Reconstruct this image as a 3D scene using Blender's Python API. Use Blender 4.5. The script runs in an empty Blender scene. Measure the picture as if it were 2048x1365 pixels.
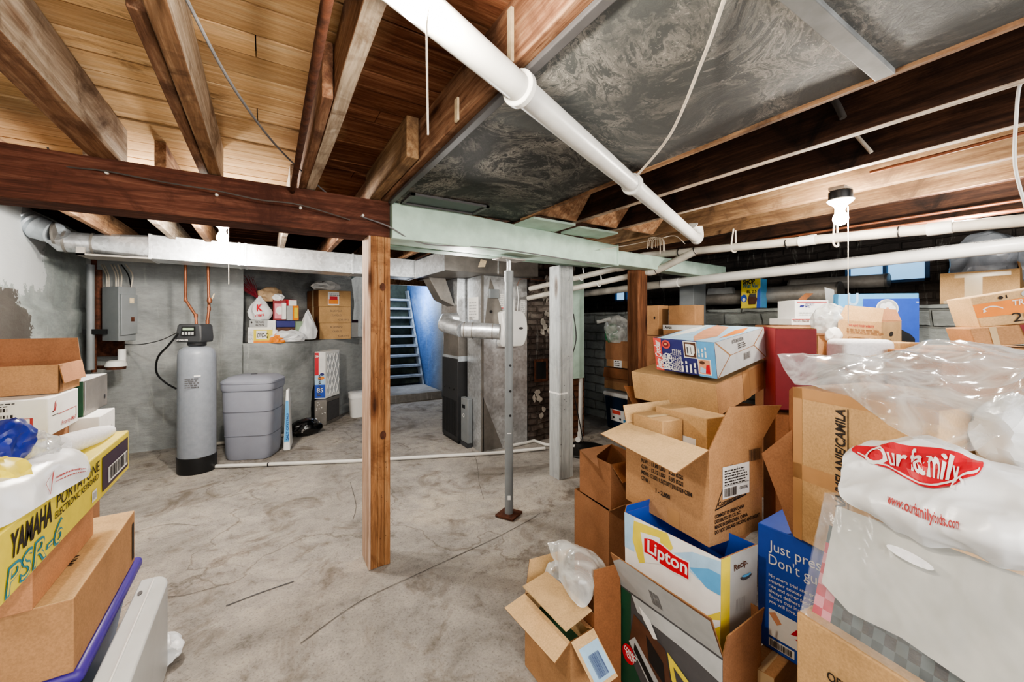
import bpy, bmesh, math, random
from mathutils import Vector, Matrix, noise
random.seed(7)
scene = bpy.context.scene
COL = scene.collection
V = Vector
# ---------------------------------------------------------------- camera numbers
F = 800.0; CX = 1024.0; HY = 642.0; CAMH = 1.45
YAW = math.atan(494 / F); S = math.sin(YAW); C = math.cos(YAW)

def W(u, v, d):
    """world point seen at pixel (u,v) of the 2048x1365 frame at depth d"""
    x = (u - CX) / F * d
    return V((C * x + S * d, -S * x + C * d, CAMH - (v - HY) / F * d))
def dz(v, z): return (CAMH - z) * F / (v - HY)
def Wz(u, v, z): return W(u, v, dz(v, z))
def dX(u, X): return X / (C * (u - CX) / F + S)
def dY(u, Y): return Y / (-S * (u - CX) / F + C)
def WX(u, v, X): return W(u, v, dX(u, X))
def WY(u, v, Y): return W(u, v, dY(u, Y))

# ---------------------------------------------------------------- materials
def lin(h):
    if not isinstance(h, str): return (*h[:3], 1.0)
    h = h.lstrip('#'); o = []
    for i in (0, 2, 4):
        c = int(h[i:i+2], 16) / 255
        o.append(c / 12.92 if c <= .04045 else ((c + .055) / 1.055) ** 2.4)
    return (*o, 1.0)

MATS = {}
class NT:
    def __init__(s, name):
        s.m = bpy.data.materials.new(name); s.m.use_nodes = True
        s.t = s.m.node_tree; s.b = s.t.nodes['Principled BSDF']; s.out = s.t.nodes['Material Output']
    def n(s, typ, **kw):
        nd = s.t.nodes.new(typ)
        for k, v in kw.items():
            if k.startswith('_'): setattr(nd, k[1:], v)
            else: nd.inputs[k.replace('__', ' ')].default_value = v
        return nd
    def l(s, a, b): s.t.links.new(a, b)
    def coord(s, scale=(1, 1, 1), rot=(0, 0, 0), loc=(0, 0, 0)):
        tc = s.n('ShaderNodeTexCoord'); mp = s.n('ShaderNodeMapping')
        mp.inputs['Scale'].default_value = scale; mp.inputs['Rotation'].default_value = rot; mp.inputs['Location'].default_value = loc
        s.l(tc.outputs['Object'], mp.inputs['Vector']); return mp.outputs[0]
    def noise(s, vec, scale=5., detail=4., rough=.55, dist=0.):
        nd = s.n('ShaderNodeTexNoise', Scale=scale, Detail=detail, Roughness=rough, Distortion=dist)
        s.l(vec, nd.inputs['Vector']); return nd.outputs['Fac']
    def ramp(s, fac, stops):
        r = s.n('ShaderNodeValToRGB'); e = r.color_ramp.elements
        while len(e) > 1: e.remove(e[-1])
        e[0].position = stops[0][0]; e[0].color = lin(stops[0][1])
        for p, c in stops[1:]:
            x = e.new(p); x.color = lin(c)
        s.l(fac, r.inputs[0]); return r.outputs[0]
    def mix(s, fac, a, b, blend='MIX'):
        m = s.n('ShaderNodeMix', _data_type='RGBA', _blend_type=blend)
        for inp, val in ((m.inputs[0], fac), (m.inputs[6], a), (m.inputs[7], b)):
            if hasattr(val, 'links'): s.l(val, inp)
            elif isinstance(val, (int, float)): inp.default_value = val
            else: inp.default_value = lin(val)
        return m.outputs[2]
    def math(s, op, a, b=None, c=None):
        m = s.n('ShaderNodeMath', _operation=op)
        for i, val in enumerate((a, b, c)):
            if val is None: continue
            if hasattr(val, 'links'): s.l(val, m.inputs[i])
            else: m.inputs[i].default_value = val
        return m.outputs[0]
    def bump(s, h, strength=.3, dist=.01):
        b = s.n('ShaderNodeBump', Strength=strength, Distance=dist)
        s.l(h, b.inputs['Height']); s.l(b.outputs[0], s.b.inputs['Normal'])
    def col(s, c):
        if hasattr(c, 'links'): s.l(c, s.b.inputs['Base Color'])
        else: s.b.inputs['Base Color'].default_value = lin(c)
    def set(s, rough=.6, metal=0., spec=.4):
        s.b.inputs['Roughness'].default_value = rough; s.b.inputs['Metallic'].default_value = metal
        s.b.inputs['Specular IOR Level'].default_value = spec
        MATS[s.m.name] = s.m; return s.m

def plain(name, c, rough=.6, metal=0., var=.08, scale=18., bump=0., spec=.4):
    if name in MATS: return MATS[name]
    t = NT(name); v = t.coord()
    n = t.noise(v, scale, 4)
    if var:
        r = t.ramp(n, [(.3, (1 - var * 2,) * 3), (.7, (1 + var,) * 3)])
        t.col(t.mix(1., c, r, 'MULTIPLY'))
    else: t.col(c)
    if bump: t.bump(n, bump, .01)
    return t.set(rough, metal, spec)

def cardboard(name, c, dark=.78):
    t = NT(name)
    fine = t.noise(t.coord((1, 1, 1)), 160, 3, .6)
    broad = t.noise(t.coord((1, 1, 1)), 7, 5, .65, .4)
    a = t.ramp(broad, [(.25, (dark,) * 3), (.55, (1, 1, 1)), (.8, (1.08,) * 3)])
    b = t.ramp(fine, [(.3, (.84,) * 3), (.7, (1.1,) * 3)])
    t.col(t.mix(1., t.mix(1., c, a, 'MULTIPLY'), b, 'MULTIPLY'))
    t.bump(t.noise(t.coord((1, 1, .25)), 9, 3), .12, .01)
    return t.set(.82, 0, .25)

def wood(name, c1, c2, c3, axis='Y', scale=1., stain=None, rough=.75, knots=True):
    t = NT(name)
    sc = {'X': (1.2, 16, 16), 'Y': (16, 1.2, 16), 'Z': (16, 16, 1.2)}[axis]
    v = t.coord(tuple(x * scale for x in sc))
    g = t.noise(v, 2.2, 8, .68, .6)
    g2 = t.noise(t.coord(tuple(x * 4 * scale for x in sc)), 2.5, 3, .5)
    col = t.ramp(g, [(.28, c1), (.5, c2), (.72, c3)])
    col = t.mix(.5, col, t.ramp(g2, [(.3, (.62,) * 3), (.6, (1.1,) * 3)]), 'MULTIPLY')
    if knots:
        vo = t.n('ShaderNodeTexVoronoi', Scale=1.0); k = {'X': (1.6, 6, 6), 'Y': (6, 1.6, 6), 'Z': (6, 6, 1.6)}[axis]
        t.l(t.coord(k), vo.inputs['Vector'])
        col = t.mix(1., col, t.ramp(vo.outputs['Distance'], [(.05, (.18, .12, .09)), (.11, (.55, .45, .4)), (.2, (1, 1, 1))]), 'MULTIPLY')
    if stain:
        n = t.noise(t.coord(), 3.2, 6, .7, .8)
        col = t.mix(t.ramp(n, [(.5, (0, 0, 0)), (.68, (1, 1, 1))]), col, stain)
    t.col(col); t.bump(g2, .35, .004)
    return t.set(rough, 0, .25)

def metal(name, c, rough=.38, spang=.16, m=.9, scale=38.):
    t = NT(name); v = t.coord()
    vo = t.n('ShaderNodeTexVoronoi', Scale=scale); t.l(v, vo.inputs['Vector'])
    bw = t.n('ShaderNodeRGBToBW'); t.l(vo.outputs['Color'], bw.inputs[0])
    n = t.noise(v, 5, 5, .6)
    r = t.ramp(bw.outputs[0], [(0, (1 - spang,) * 3), (1, (1 + spang,) * 3)])
    r2 = t.ramp(n, [(.3, (.72,) * 3), (.65, (1.08,) * 3)])
    t.col(t.mix(1., t.mix(1., c, r, 'MULTIPLY'), r2, 'MULTIPLY'))
    rr = t.math('MULTIPLY_ADD', n, .35, rough - .14); t.bump(t.noise(v, 3, 3), .12, .02)
    mm = t.set(rough, m, .5); t.l(rr, t.b.inputs['Roughness']); return mm

def film(name, tint, fac=.35, rough=.18, scale=7., fw=.5, rw=.35):
    """thin plastic film: part see-through, part milky sheen, whiter along the creases"""
    t = NT(name); v = t.coord((1, 1, 1))
    n = t.noise(v, scale, 5, .5, .8)
    ridge = t.math('SUBTRACT', 1.0, t.math('ABSOLUTE', t.math('MULTIPLY_ADD', n, 8., -4.)))
    ridge = t.math('MAXIMUM', ridge, 0.)
    lw = t.n('ShaderNodeLayerWeight', Blend=.35)
    f = t.math('ADD', t.math('MULTIPLY', lw.outputs['Facing'], fw), t.math('MULTIPLY', ridge, rw))
    f = t.math('MINIMUM', t.math('ADD', f, fac), .97)
    t.col(tint); t.b.inputs['Transmission Weight'].default_value = 0
    tr = t.n('ShaderNodeBsdfTransparent'); tr.inputs[0].default_value = (.95, .96, .97, 1)
    mx = t.n('ShaderNodeMixShader'); t.l(f, mx.inputs[0]); t.l(tr.outputs[0], mx.inputs[1]); t.l(t.b.outputs[0], mx.inputs[2])
    t.l(mx.outputs[0], t.out.inputs['Surface'])
    t.bump(n, .22, .03)
    return t.set(rough, 0, .9)

def emit(name, c, s):
    t = NT(name); t.b.inputs['Emission Color'].default_value = lin(c); t.b.inputs['Emission Strength'].default_value = s
    t.col(c); return t.set(.4)

# ---- concrete floor
def m_floor():
    t = NT('concrete'); v = t.coord()
    a = t.noise(v, 1.1, 8, .66, .7); b = t.noise(v, 9, 8, .7, .3); c = t.noise(t.coord((1, 1, 1), (0, 0, .9)), 90, 3, .7)
    col = t.ramp(a, [(.3, '#6f6963'), (.42, '#908c87'), (.54, '#a19c96'), (.68, '#b0a89c')])
    col = t.mix(1., col, t.ramp(b, [(.3, (.5, .48, .45)), (.42, (.9,) * 3), (.6, (1.1, 1.09, 1.07))]), 'MULTIPLY')
    col = t.mix(1., col, t.ramp(c, [(.3, (.62,) * 3), (.45, (1,) * 3), (.7, (1.12,) * 3)]), 'MULTIPLY')
    vo = t.n('ShaderNodeTexVoronoi', Scale=.55, _feature='DISTANCE_TO_EDGE')
    wv = t.n('ShaderNodeVectorMath', _operation='ADD'); nn = t.n('ShaderNodeTexNoise', Scale=2.2, Detail=6.); t.l(v, nn.inputs['Vector'])
    t.l(v, wv.inputs[0]); t.l(nn.outputs['Color'], wv.inputs[1]); t.l(wv.outputs[0], vo.inputs['Vector'])
    col = t.mix(1., col, t.ramp(vo.outputs['Distance'], [(.0, (.6, .58, .56)), (.003, (.75, .74, .72)), (.008, (1, 1, 1))]), 'MULTIPLY')
    dr = t.noise(v, 2.3, 6, .7, 1.); col = t.mix(t.ramp(dr, [(.53, (0, 0, 0)), (.66, (.8,) * 3)]), col, '#675e54')
    # green moss about the foot of the painted post
    sx = t.n('ShaderNodeSeparateXYZ'); t.l(v, sx.inputs[0])
    dx = t.math('SUBTRACT', sx.outputs[0], 2.47); dy = t.math('SUBTRACT', sx.outputs[1], 2.36)
    dd = t.math('SQRT', t.math('ADD', t.math('MULTIPLY', dx, dx), t.math('MULTIPLY', dy, dy)))
    mk = t.math('MULTIPLY', t.math('LESS_THAN', t.math('ADD', dd, t.math('MULTIPLY', b, .35)), .45), t.math('GREATER_THAN', t.noise(v, 16, 6, .7), .5))
    col = t.mix(t.math('MULTIPLY', mk, .65), col, '#3f5848')
    t.col(col); t.bump(t.math('ADD', t.math('MULTIPLY', b, .8), t.math('MULTIPLY', c, .25)), .55, .015)
    return t.set(.8, 0, .3)

def m_plaster(name, base, dark, light, patch=None, bumps=.35, block=None, fade=None):
    t = NT(name); v = t.coord()
    a = t.noise(v, 1.3, 7, .62, .5); b = t.noise(t.coord((3, 3, 9)), 2.4, 6, .7); s2 = t.noise(t.coord((7, 7, 1)), 2., 6, .72, .4)
    col = t.ramp(a, [(.3, dark), (.5, base), (.72, light)])
    col = t.mix(t.ramp(s2, [(.58, (0, 0, 0)), (.74, (.55,) * 3)]), col, '#c4c6c2')
    col = t.mix(1., col, t.ramp(b, [(.3, (.8,) * 3), (.6, (1.04,) * 3)]), 'MULTIPLY')
    h = b
    if block:
        br = t.n('ShaderNodeTexBrick', Scale=1., _offset=.5); br.inputs['Mortar Size'].default_value = block[2]; br.inputs['Brick Width'].default_value = block[0]; br.inputs['Row Height'].default_value = block[1]
        br.inputs['Mortar Smooth'].default_value = .6
        br.inputs['Color1'].default_value = (1, 1, 1, 1); br.inputs['Color2'].default_value = (.72, .7, .68, 1); br.inputs['Mortar'].default_value = (.42, .4, .38, 1)
        sx = t.n('ShaderNodeSeparateXYZ'); t.l(v, sx.inputs[0]); cb = t.n('ShaderNodeCombineXYZ')
        wob = t.math('MULTIPLY', t.noise(v, 5, 3), .05)
        t.l(t.math('ADD', sx.outputs[0], sx.outputs[1]), cb.inputs[0]); t.l(t.math('ADD', sx.outputs[2], wob), cb.inputs[1]); t.l(cb.outputs[0], br.inputs['Vector'])
        col = t.mix(.8, col, br.outputs['Color'], 'MULTIPLY'); h = t.math('ADD', t.math('MULTIPLY', br.outputs['Fac'], -1.2), b)
    if patch:
        sx = t.n('ShaderNodeSeparateXYZ'); t.l(v, sx.inputs[0])
        e = t.math('MULTIPLY_ADD', t.noise(v, 6, 6, .7), .5, -.25)
        mk = t.math('MULTIPLY', t.math('LESS_THAN', t.math('ADD', sx.outputs[1], e), patch[0]), t.math('LESS_THAN', t.math('ABSOLUTE', t.math('SUBTRACT', sx.outputs[2], patch[1])), patch[2]))
        col = t.mix(t.math('MULTIPLY', mk, .85), col, patch[3])
        mk2 = t.math('MULTIPLY', t.math('LESS_THAN', t.math('ADD', sx.outputs[1], e), patch[4]), t.math('GREATER_THAN', t.math('ADD', sx.outputs[2], e), patch[5]))
        col = t.mix(t.math('MULTIPLY', mk2, .8), col, patch[6])
    if fade:
        sx = t.n('ShaderNodeSeparateXYZ'); t.l(v, sx.inputs[0]); mr = t.n('ShaderNodeMapRange'); mr.inputs[1].default_value = fade[0]; mr.inputs[2].default_value = fade[1]
        t.l(t.math('ADD', sx.outputs[1], t.math('MULTIPLY_ADD', a, .6, -.3)), mr.inputs[0]); col = t.mix(mr.outputs[0], fade[2], col)
    t.col(col); t.bump(h, bumps, .03)
    return t.set(.72, 0, .35)

def m_boards():
    t = NT('floor_boards'); v = t.coord((1.1, 15, 15))
    g = t.noise(v, 2.2, 8, .7, .7); g2 = t.noise(t.coord((5, 90, 60)), 2.2, 3)
    at = t.n('ShaderNodeAttribute', _attribute_name='rnd')
    tan = t.ramp(g, [(.22, '#a88660'), (.5, '#cdab83'), (.78, '#e2cba8')])
    red = t.ramp(g, [(.28, '#3f2720'), (.5, '#6b4735'), (.74, '#8f6a52')])
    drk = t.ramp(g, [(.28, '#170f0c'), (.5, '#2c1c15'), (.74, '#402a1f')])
    sx = t.n('ShaderNodeSeparateXYZ'); t.l(t.coord(), sx.inputs[0])
    xx = t.math('ADD', sx.outputs[0], t.math('MULTIPLY_ADD', t.noise(t.coord(), 2, 3), .3, -.15))
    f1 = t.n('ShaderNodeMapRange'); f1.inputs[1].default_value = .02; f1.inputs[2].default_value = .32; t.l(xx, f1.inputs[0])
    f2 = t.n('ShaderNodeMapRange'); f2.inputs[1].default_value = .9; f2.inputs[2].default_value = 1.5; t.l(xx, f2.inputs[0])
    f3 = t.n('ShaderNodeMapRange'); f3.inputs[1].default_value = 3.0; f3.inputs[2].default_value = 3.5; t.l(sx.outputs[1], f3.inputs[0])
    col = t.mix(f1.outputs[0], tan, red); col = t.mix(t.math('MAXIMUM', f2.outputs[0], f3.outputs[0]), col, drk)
    col = t.mix(1., col, t.ramp(at.outputs['Fac'], [(0, (.7, .66, .62)), (.5, (.95,) * 3), (1, (1.15, 1.13, 1.08))]), 'MULTIPLY')
    col = t.mix(.5, col, t.ramp(g2, [(.3, (.6,) * 3), (.6, (1.1,) * 3)]), 'MULTIPLY')
    st = t.noise(t.coord((1.2, 3, 1)), 2.2, 7, .72, .9)
    col = t.mix(t.ramp(st, [(.58, (0, 0, 0)), (.7, (.7,) * 3)]), col, '#3a2419')
    t.col(col); t.bump(g2, .2, .004)
    return t.set(.9, 0, .0)

def m_panel():
    t = NT('dusty_black_panel'); v = t.coord()
    w = t.n('ShaderNodeVectorMath', _operation='ADD'); nn = t.n('ShaderNodeTexNoise', Scale=2.4, Detail=4., Distortion=1.2); t.l(v, nn.inputs['Vector'])
    t.l(v, w.inputs[0]); t.l(nn.outputs['Color'], w.inputs[1])
    n1 = t.noise(w.outputs[0], 4.2, 10, .74, .7)
    rid = t.math('MAXIMUM', t.math('SUBTRACT', 1., t.math('ABSOLUTE', t.math('MULTIPLY_ADD', n1, 14., -7.))), 0.)
    n2 = t.noise(w.outputs[0], 11, 6, .7, 1.5)
    sp = t.noise(v, 85, 2, .8); big = t.noise(v, 2.6, 5, .6, 1.)
    sx = t.n('ShaderNodeSeparateXYZ'); t.l(v, sx.inputs[0])
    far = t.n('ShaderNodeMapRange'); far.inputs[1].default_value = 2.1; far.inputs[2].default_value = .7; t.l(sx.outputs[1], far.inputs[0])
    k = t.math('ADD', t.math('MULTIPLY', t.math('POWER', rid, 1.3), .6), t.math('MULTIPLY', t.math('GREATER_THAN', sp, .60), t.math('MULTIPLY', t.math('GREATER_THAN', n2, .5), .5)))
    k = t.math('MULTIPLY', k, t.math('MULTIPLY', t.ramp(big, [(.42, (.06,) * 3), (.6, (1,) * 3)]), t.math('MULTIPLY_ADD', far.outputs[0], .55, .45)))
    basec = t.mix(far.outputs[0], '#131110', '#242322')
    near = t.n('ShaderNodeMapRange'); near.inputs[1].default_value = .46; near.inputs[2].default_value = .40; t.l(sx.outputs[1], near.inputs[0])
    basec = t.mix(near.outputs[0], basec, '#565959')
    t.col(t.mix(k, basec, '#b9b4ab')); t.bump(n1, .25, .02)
    return t.set(.6, .1, .35)

def m_brick():
    return m_plaster('old_brick', '#5b4f49', '#2d2523', '#b3aca3', None, .8, (.2, .075, .014))

M = {}
def setup_mats():
    M.update(
        floor=m_floor(), boards=m_boards(), panel=m_panel(), brick=m_brick(),
        wall_back=m_plaster('grey_plaster', '#979b9b', '#747878', '#aeb1b0'),
        wall_left=m_plaster('patched_plaster', '#98a09f', '#6f7776', '#b9bebc', (4.62, 1.45, .24, '#3f352f', 5.0, 1.72, '#c9cdcf')),
        wall_right=m_plaster('painted_block', '#9ba19f', '#6b706e', '#b4b9b7', None, .9, (.4, .13, .012)),
        wall_dark=m_plaster('sooty_brick', '#2f2a28', '#161312', '#4b433d', None, .7, (.21, .075, .012)),
        niche=m_plaster('rough_plaster', '#9b9e9e', '#74787a', '#b6b8b6', None, .9),
        stairwall=m_plaster('blue_plaster', '#5f86c2', '#4a70ad', '#86a6d2', None, .3, None, (7.15, 7.75, '#83878c')),  # blue deepened by the stairwell daylight, its fade to grey put into the colour
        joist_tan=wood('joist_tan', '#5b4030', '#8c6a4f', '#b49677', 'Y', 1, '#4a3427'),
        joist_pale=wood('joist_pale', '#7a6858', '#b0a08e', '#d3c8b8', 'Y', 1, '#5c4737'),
        joist_dark=wood('joist_dark', '#1d120d', '#3b261b', '#5b3d2b', 'Y', 1, '#150d0a'),
        joist_mid=wood('joist_mid', '#5c4433', '#86694d', '#a58b6c', 'Y', 1, '#5b4635'),
        joist_red=wood('joist_red', '#4a2f22', '#83604a', '#a98a70', 'Y', 1, '#4b3025'),
        beam=wood('beam_red', '#2b1610', '#573225', '#7a5140', 'X', 1, '#3b1d13'),
        post_o=wood('post_orange', '#553520', '#946843', '#b08a62', 'Z', .8, '#5c361d'),
        post_p=wood('post_pale', '#8d705c', '#b99d88', '#cfb9a6', 'Z', .8),
        post_b=wood('post_brown', '#3e271a', '#6b4630', '#8d6448', 'Z', .8),
        post_g=wood('post_grey', '#94989a', '#a9adae', '#b7bbbb', 'Z', .6, '#8e9292'),
        green=plain('mint_paint', '#b4cdbf', .6, 0, .1, 9, .15),
        greend=plain('mint_paint_dark', '#6f8577', .7, 0, .12, 9),
        galv=metal('galvanised', '#cfd2d5', .36, .2, .8),
        galvd=metal('galvanised_dull', '#a29d96', .5, .1, .35),
        steel=metal('grey_steel', '#85817c', .45, .06, .6),
        foil=metal('silver_foil', '#d3dce3', .32, .1, .65, 14),
        darkmetal=plain('black_sheet_metal', '#3a3b3d', .45, .4, .05, 9),
        graymetal=plain('grey_enamel', '#7d8285', .5, .1, .05, 8),
        copper=metal('copper', '#8d5a41', .5, .08, .7, 20),
        rust=plain('rusty_iron', '#5a3626', .8, .3, .3, 30, .4),
        pvc=plain('white_pvc', '#d9d8d3', .35, 0, .06, 8),
        pvcd=plain('dusty_pvc', '#bdb8ae', .5, 0, .16, 7),
        white=plain('white_plastic', '#e9e9e6', .4, 0, .03, 6),
        ceramic=plain('white_ceramic', '#eeeeea', .25, 0, .0),
        black=plain('black_plastic', '#1b1c1e', .4, 0, .1, 12),
        blackbag=plain('black_bag', '#0e0e0f', .22, 0, .1, 12, .2, .7),
        charcoal=plain('charcoal_plastic', '#3b3d40', .45, 0, .05, 14),
        tank=plain('grey_fibreglass', '#868c95', .35, 0, .05, 26, .05),
        brine=plain('grey_polyethylene', '#8b8f9b', .5, 0, .03, 10),
        brined=plain('grey_polyethylene_dark', '#5d6069', .6, 0, .03, 10),
        cord=plain('white_cord', '#d7cdbd', .7, 0, .1, 20),
        wire=plain('dark_wire', '#4a4541', .6, 0, .1, 20),
        cable=plain('grey_cable', '#6d6c6e', .6, 0, .1, 20),
        cb=cardboard('cardboard', '#b58a62'), cb2=cardboard('cardboard_brown', '#a07353'), cb3=cardboard('cardboard_tan', '#c09b6e'),
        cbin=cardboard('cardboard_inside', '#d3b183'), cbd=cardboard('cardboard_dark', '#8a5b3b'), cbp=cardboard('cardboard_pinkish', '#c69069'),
        edge=plain('board_edge', '#8f6743', .9, 0, .2, 90),
        tape=plain('parcel_tape', '#b58a5e', .3, 0, .05, 10), tapec=plain('clear_tape', '#c9b18c', .2, 0, .05, 10),
        ink=plain('black_ink', '#2a221d', .7, 0, .05, 40), paper=plain('paper_white', '#e6e5e2', .7, 0, .04, 12),
        redink=plain('red_ink', '#a83a3a', .6, 0, .03), redp=plain('print_red', '#c3202f', .45, 0, .04),
        maroon=plain('maroon_board', '#7a1f26', .6, 0, .1, 10), pinkred=plain('pale_red_board', '#b8454a', .6, 0, .08, 10),
        yellow=plain('print_yellow', '#e2cf4a', .5, 0, .05), navy=plain('print_navy', '#2d2f6e', .45, 0, .05),
        blue=plain('print_blue', '#2b4fae', .45, 0, .05), sky=plain('print_sky', '#5fa6d8', .45, 0, .05),
        skyl=plain('print_pale_blue', '#a9cbe6', .5, 0, .06), teal=plain('print_teal', '#2f7f93', .5, 0, .05),
        orange=plain('print_orange', '#e8892f', .5, 0, .05), coral=plain('print_coral', '#d9534a', .5, 0, .05),
        greenp=plain('print_green', '#1d4a33', .5, 0, .08), crackl=plain('floor_crack', '#5f5a55', .9, 0, .2, 30), brickpaint=plain('old_white_paint', '#a8a198', .8, 0, .25, 14), insert=plain('grey_card_insert', '#c6c4bc', .6, 0, .14, 5), seam=plain('seam_strip', '#7b7d7d', .6, .2, .2, 9), gray=plain('print_grey', '#aeb0b0', .5, 0, .05),
        greyd=plain('print_dark_grey', '#4d4c4e', .5, 0, .06), plum=plain('print_plum', '#463545', .5, 0, .06),
        skin=plain('print_peach', '#d59a77', .5, 0, .1), brownp=plain('print_brown', '#5b3b2b', .5, 0, .15),
        purple=plain('purple_plastic', '#46318f', .4, 0, .06, 8), bluegrey=plain('blue_grey_plastic', '#7d93b4', .4, 0, .06, 8),
        lgrey=plain('pale_grey_plastic', '#c3c6c6', .4, 0, .04, 8),
        mint=plain('print_mint', '#8fa58b', .5, 0, .1), foam=plain('white_foam', '#eeeef0', .8, 0, .05, 90, .2),
        filt=plain('filter_media', '#c6c9cd', .9, 0, .1, 60), grille=plain('dark_grille', '#39383a', .6, .2, .1, 40),
        film=film('clear_film', '#dfe2e3', .1, .12), film2=film('milky_film', '#dadbd8', .26, .16, 5., .35),
        film3=film('hazy_film', '#d9dcdf', .06, .2, 4., .3, .12), wbag=film('white_bag_film', '#e6e8ea', .9, .35, 4.),
        gbag=film('green_bag_film', '#3f9a62', .5, .2), greybag=film('grey_bag_film', '#9aa0a8', .7, .25),
        bluebag=plain('blue_bag', '#1f2e8f', .3, 0, .25, 12, .2, .6),
        sand=plain('tan_paper_bag', '#b79c7c', .7, 0, .15, 14, .3), twig=plain('red_twig', '#7c2330', .6, 0, .1),
        gold=plain('pale_wood', '#cdbb9c', .7, 0, .15, 30), pane=emit('blue_daylight_pane', '#8fc4ee', 1.1),
        bulb=emit('lit_bulb', '#fff3e0', 900.), bulb2=emit('lit_bulb_far', '#fff4e4', 1250.),
        orangebrick=m_plaster('orange_brick', '#8a5a40', '#4f3328', '#b58a6c', None, .8, (.2, .075, .014)),
        redcheck=plain('cloth_red', '#c23148', .8, 0, .05), darkcheck=plain('cloth_dark', '#263333', .8, 0, .08), pinkcheck=plain('cloth_pink', '#dc8a97', .8, 0, .05),
        greycheck=plain('cloth_grey', '#4d5a5a', .8, 0, .05), dwin=plain('window_blue_frame', '#23476e', .6, 0, .1),
        lid=plain('black_rubber', '#151617', .55, 0, .1, 30, .2), stair=plain('stair_paint', '#8b95a0', .7, 0, .14, 12, .2),
        riser=plain('stair_riser', '#3f4a44', .8, 0, .25, 7), conc=m_plaster('step_concrete', '#8c8a87', '#67645f', '#a8a6a2', None, .4),
    )
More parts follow.
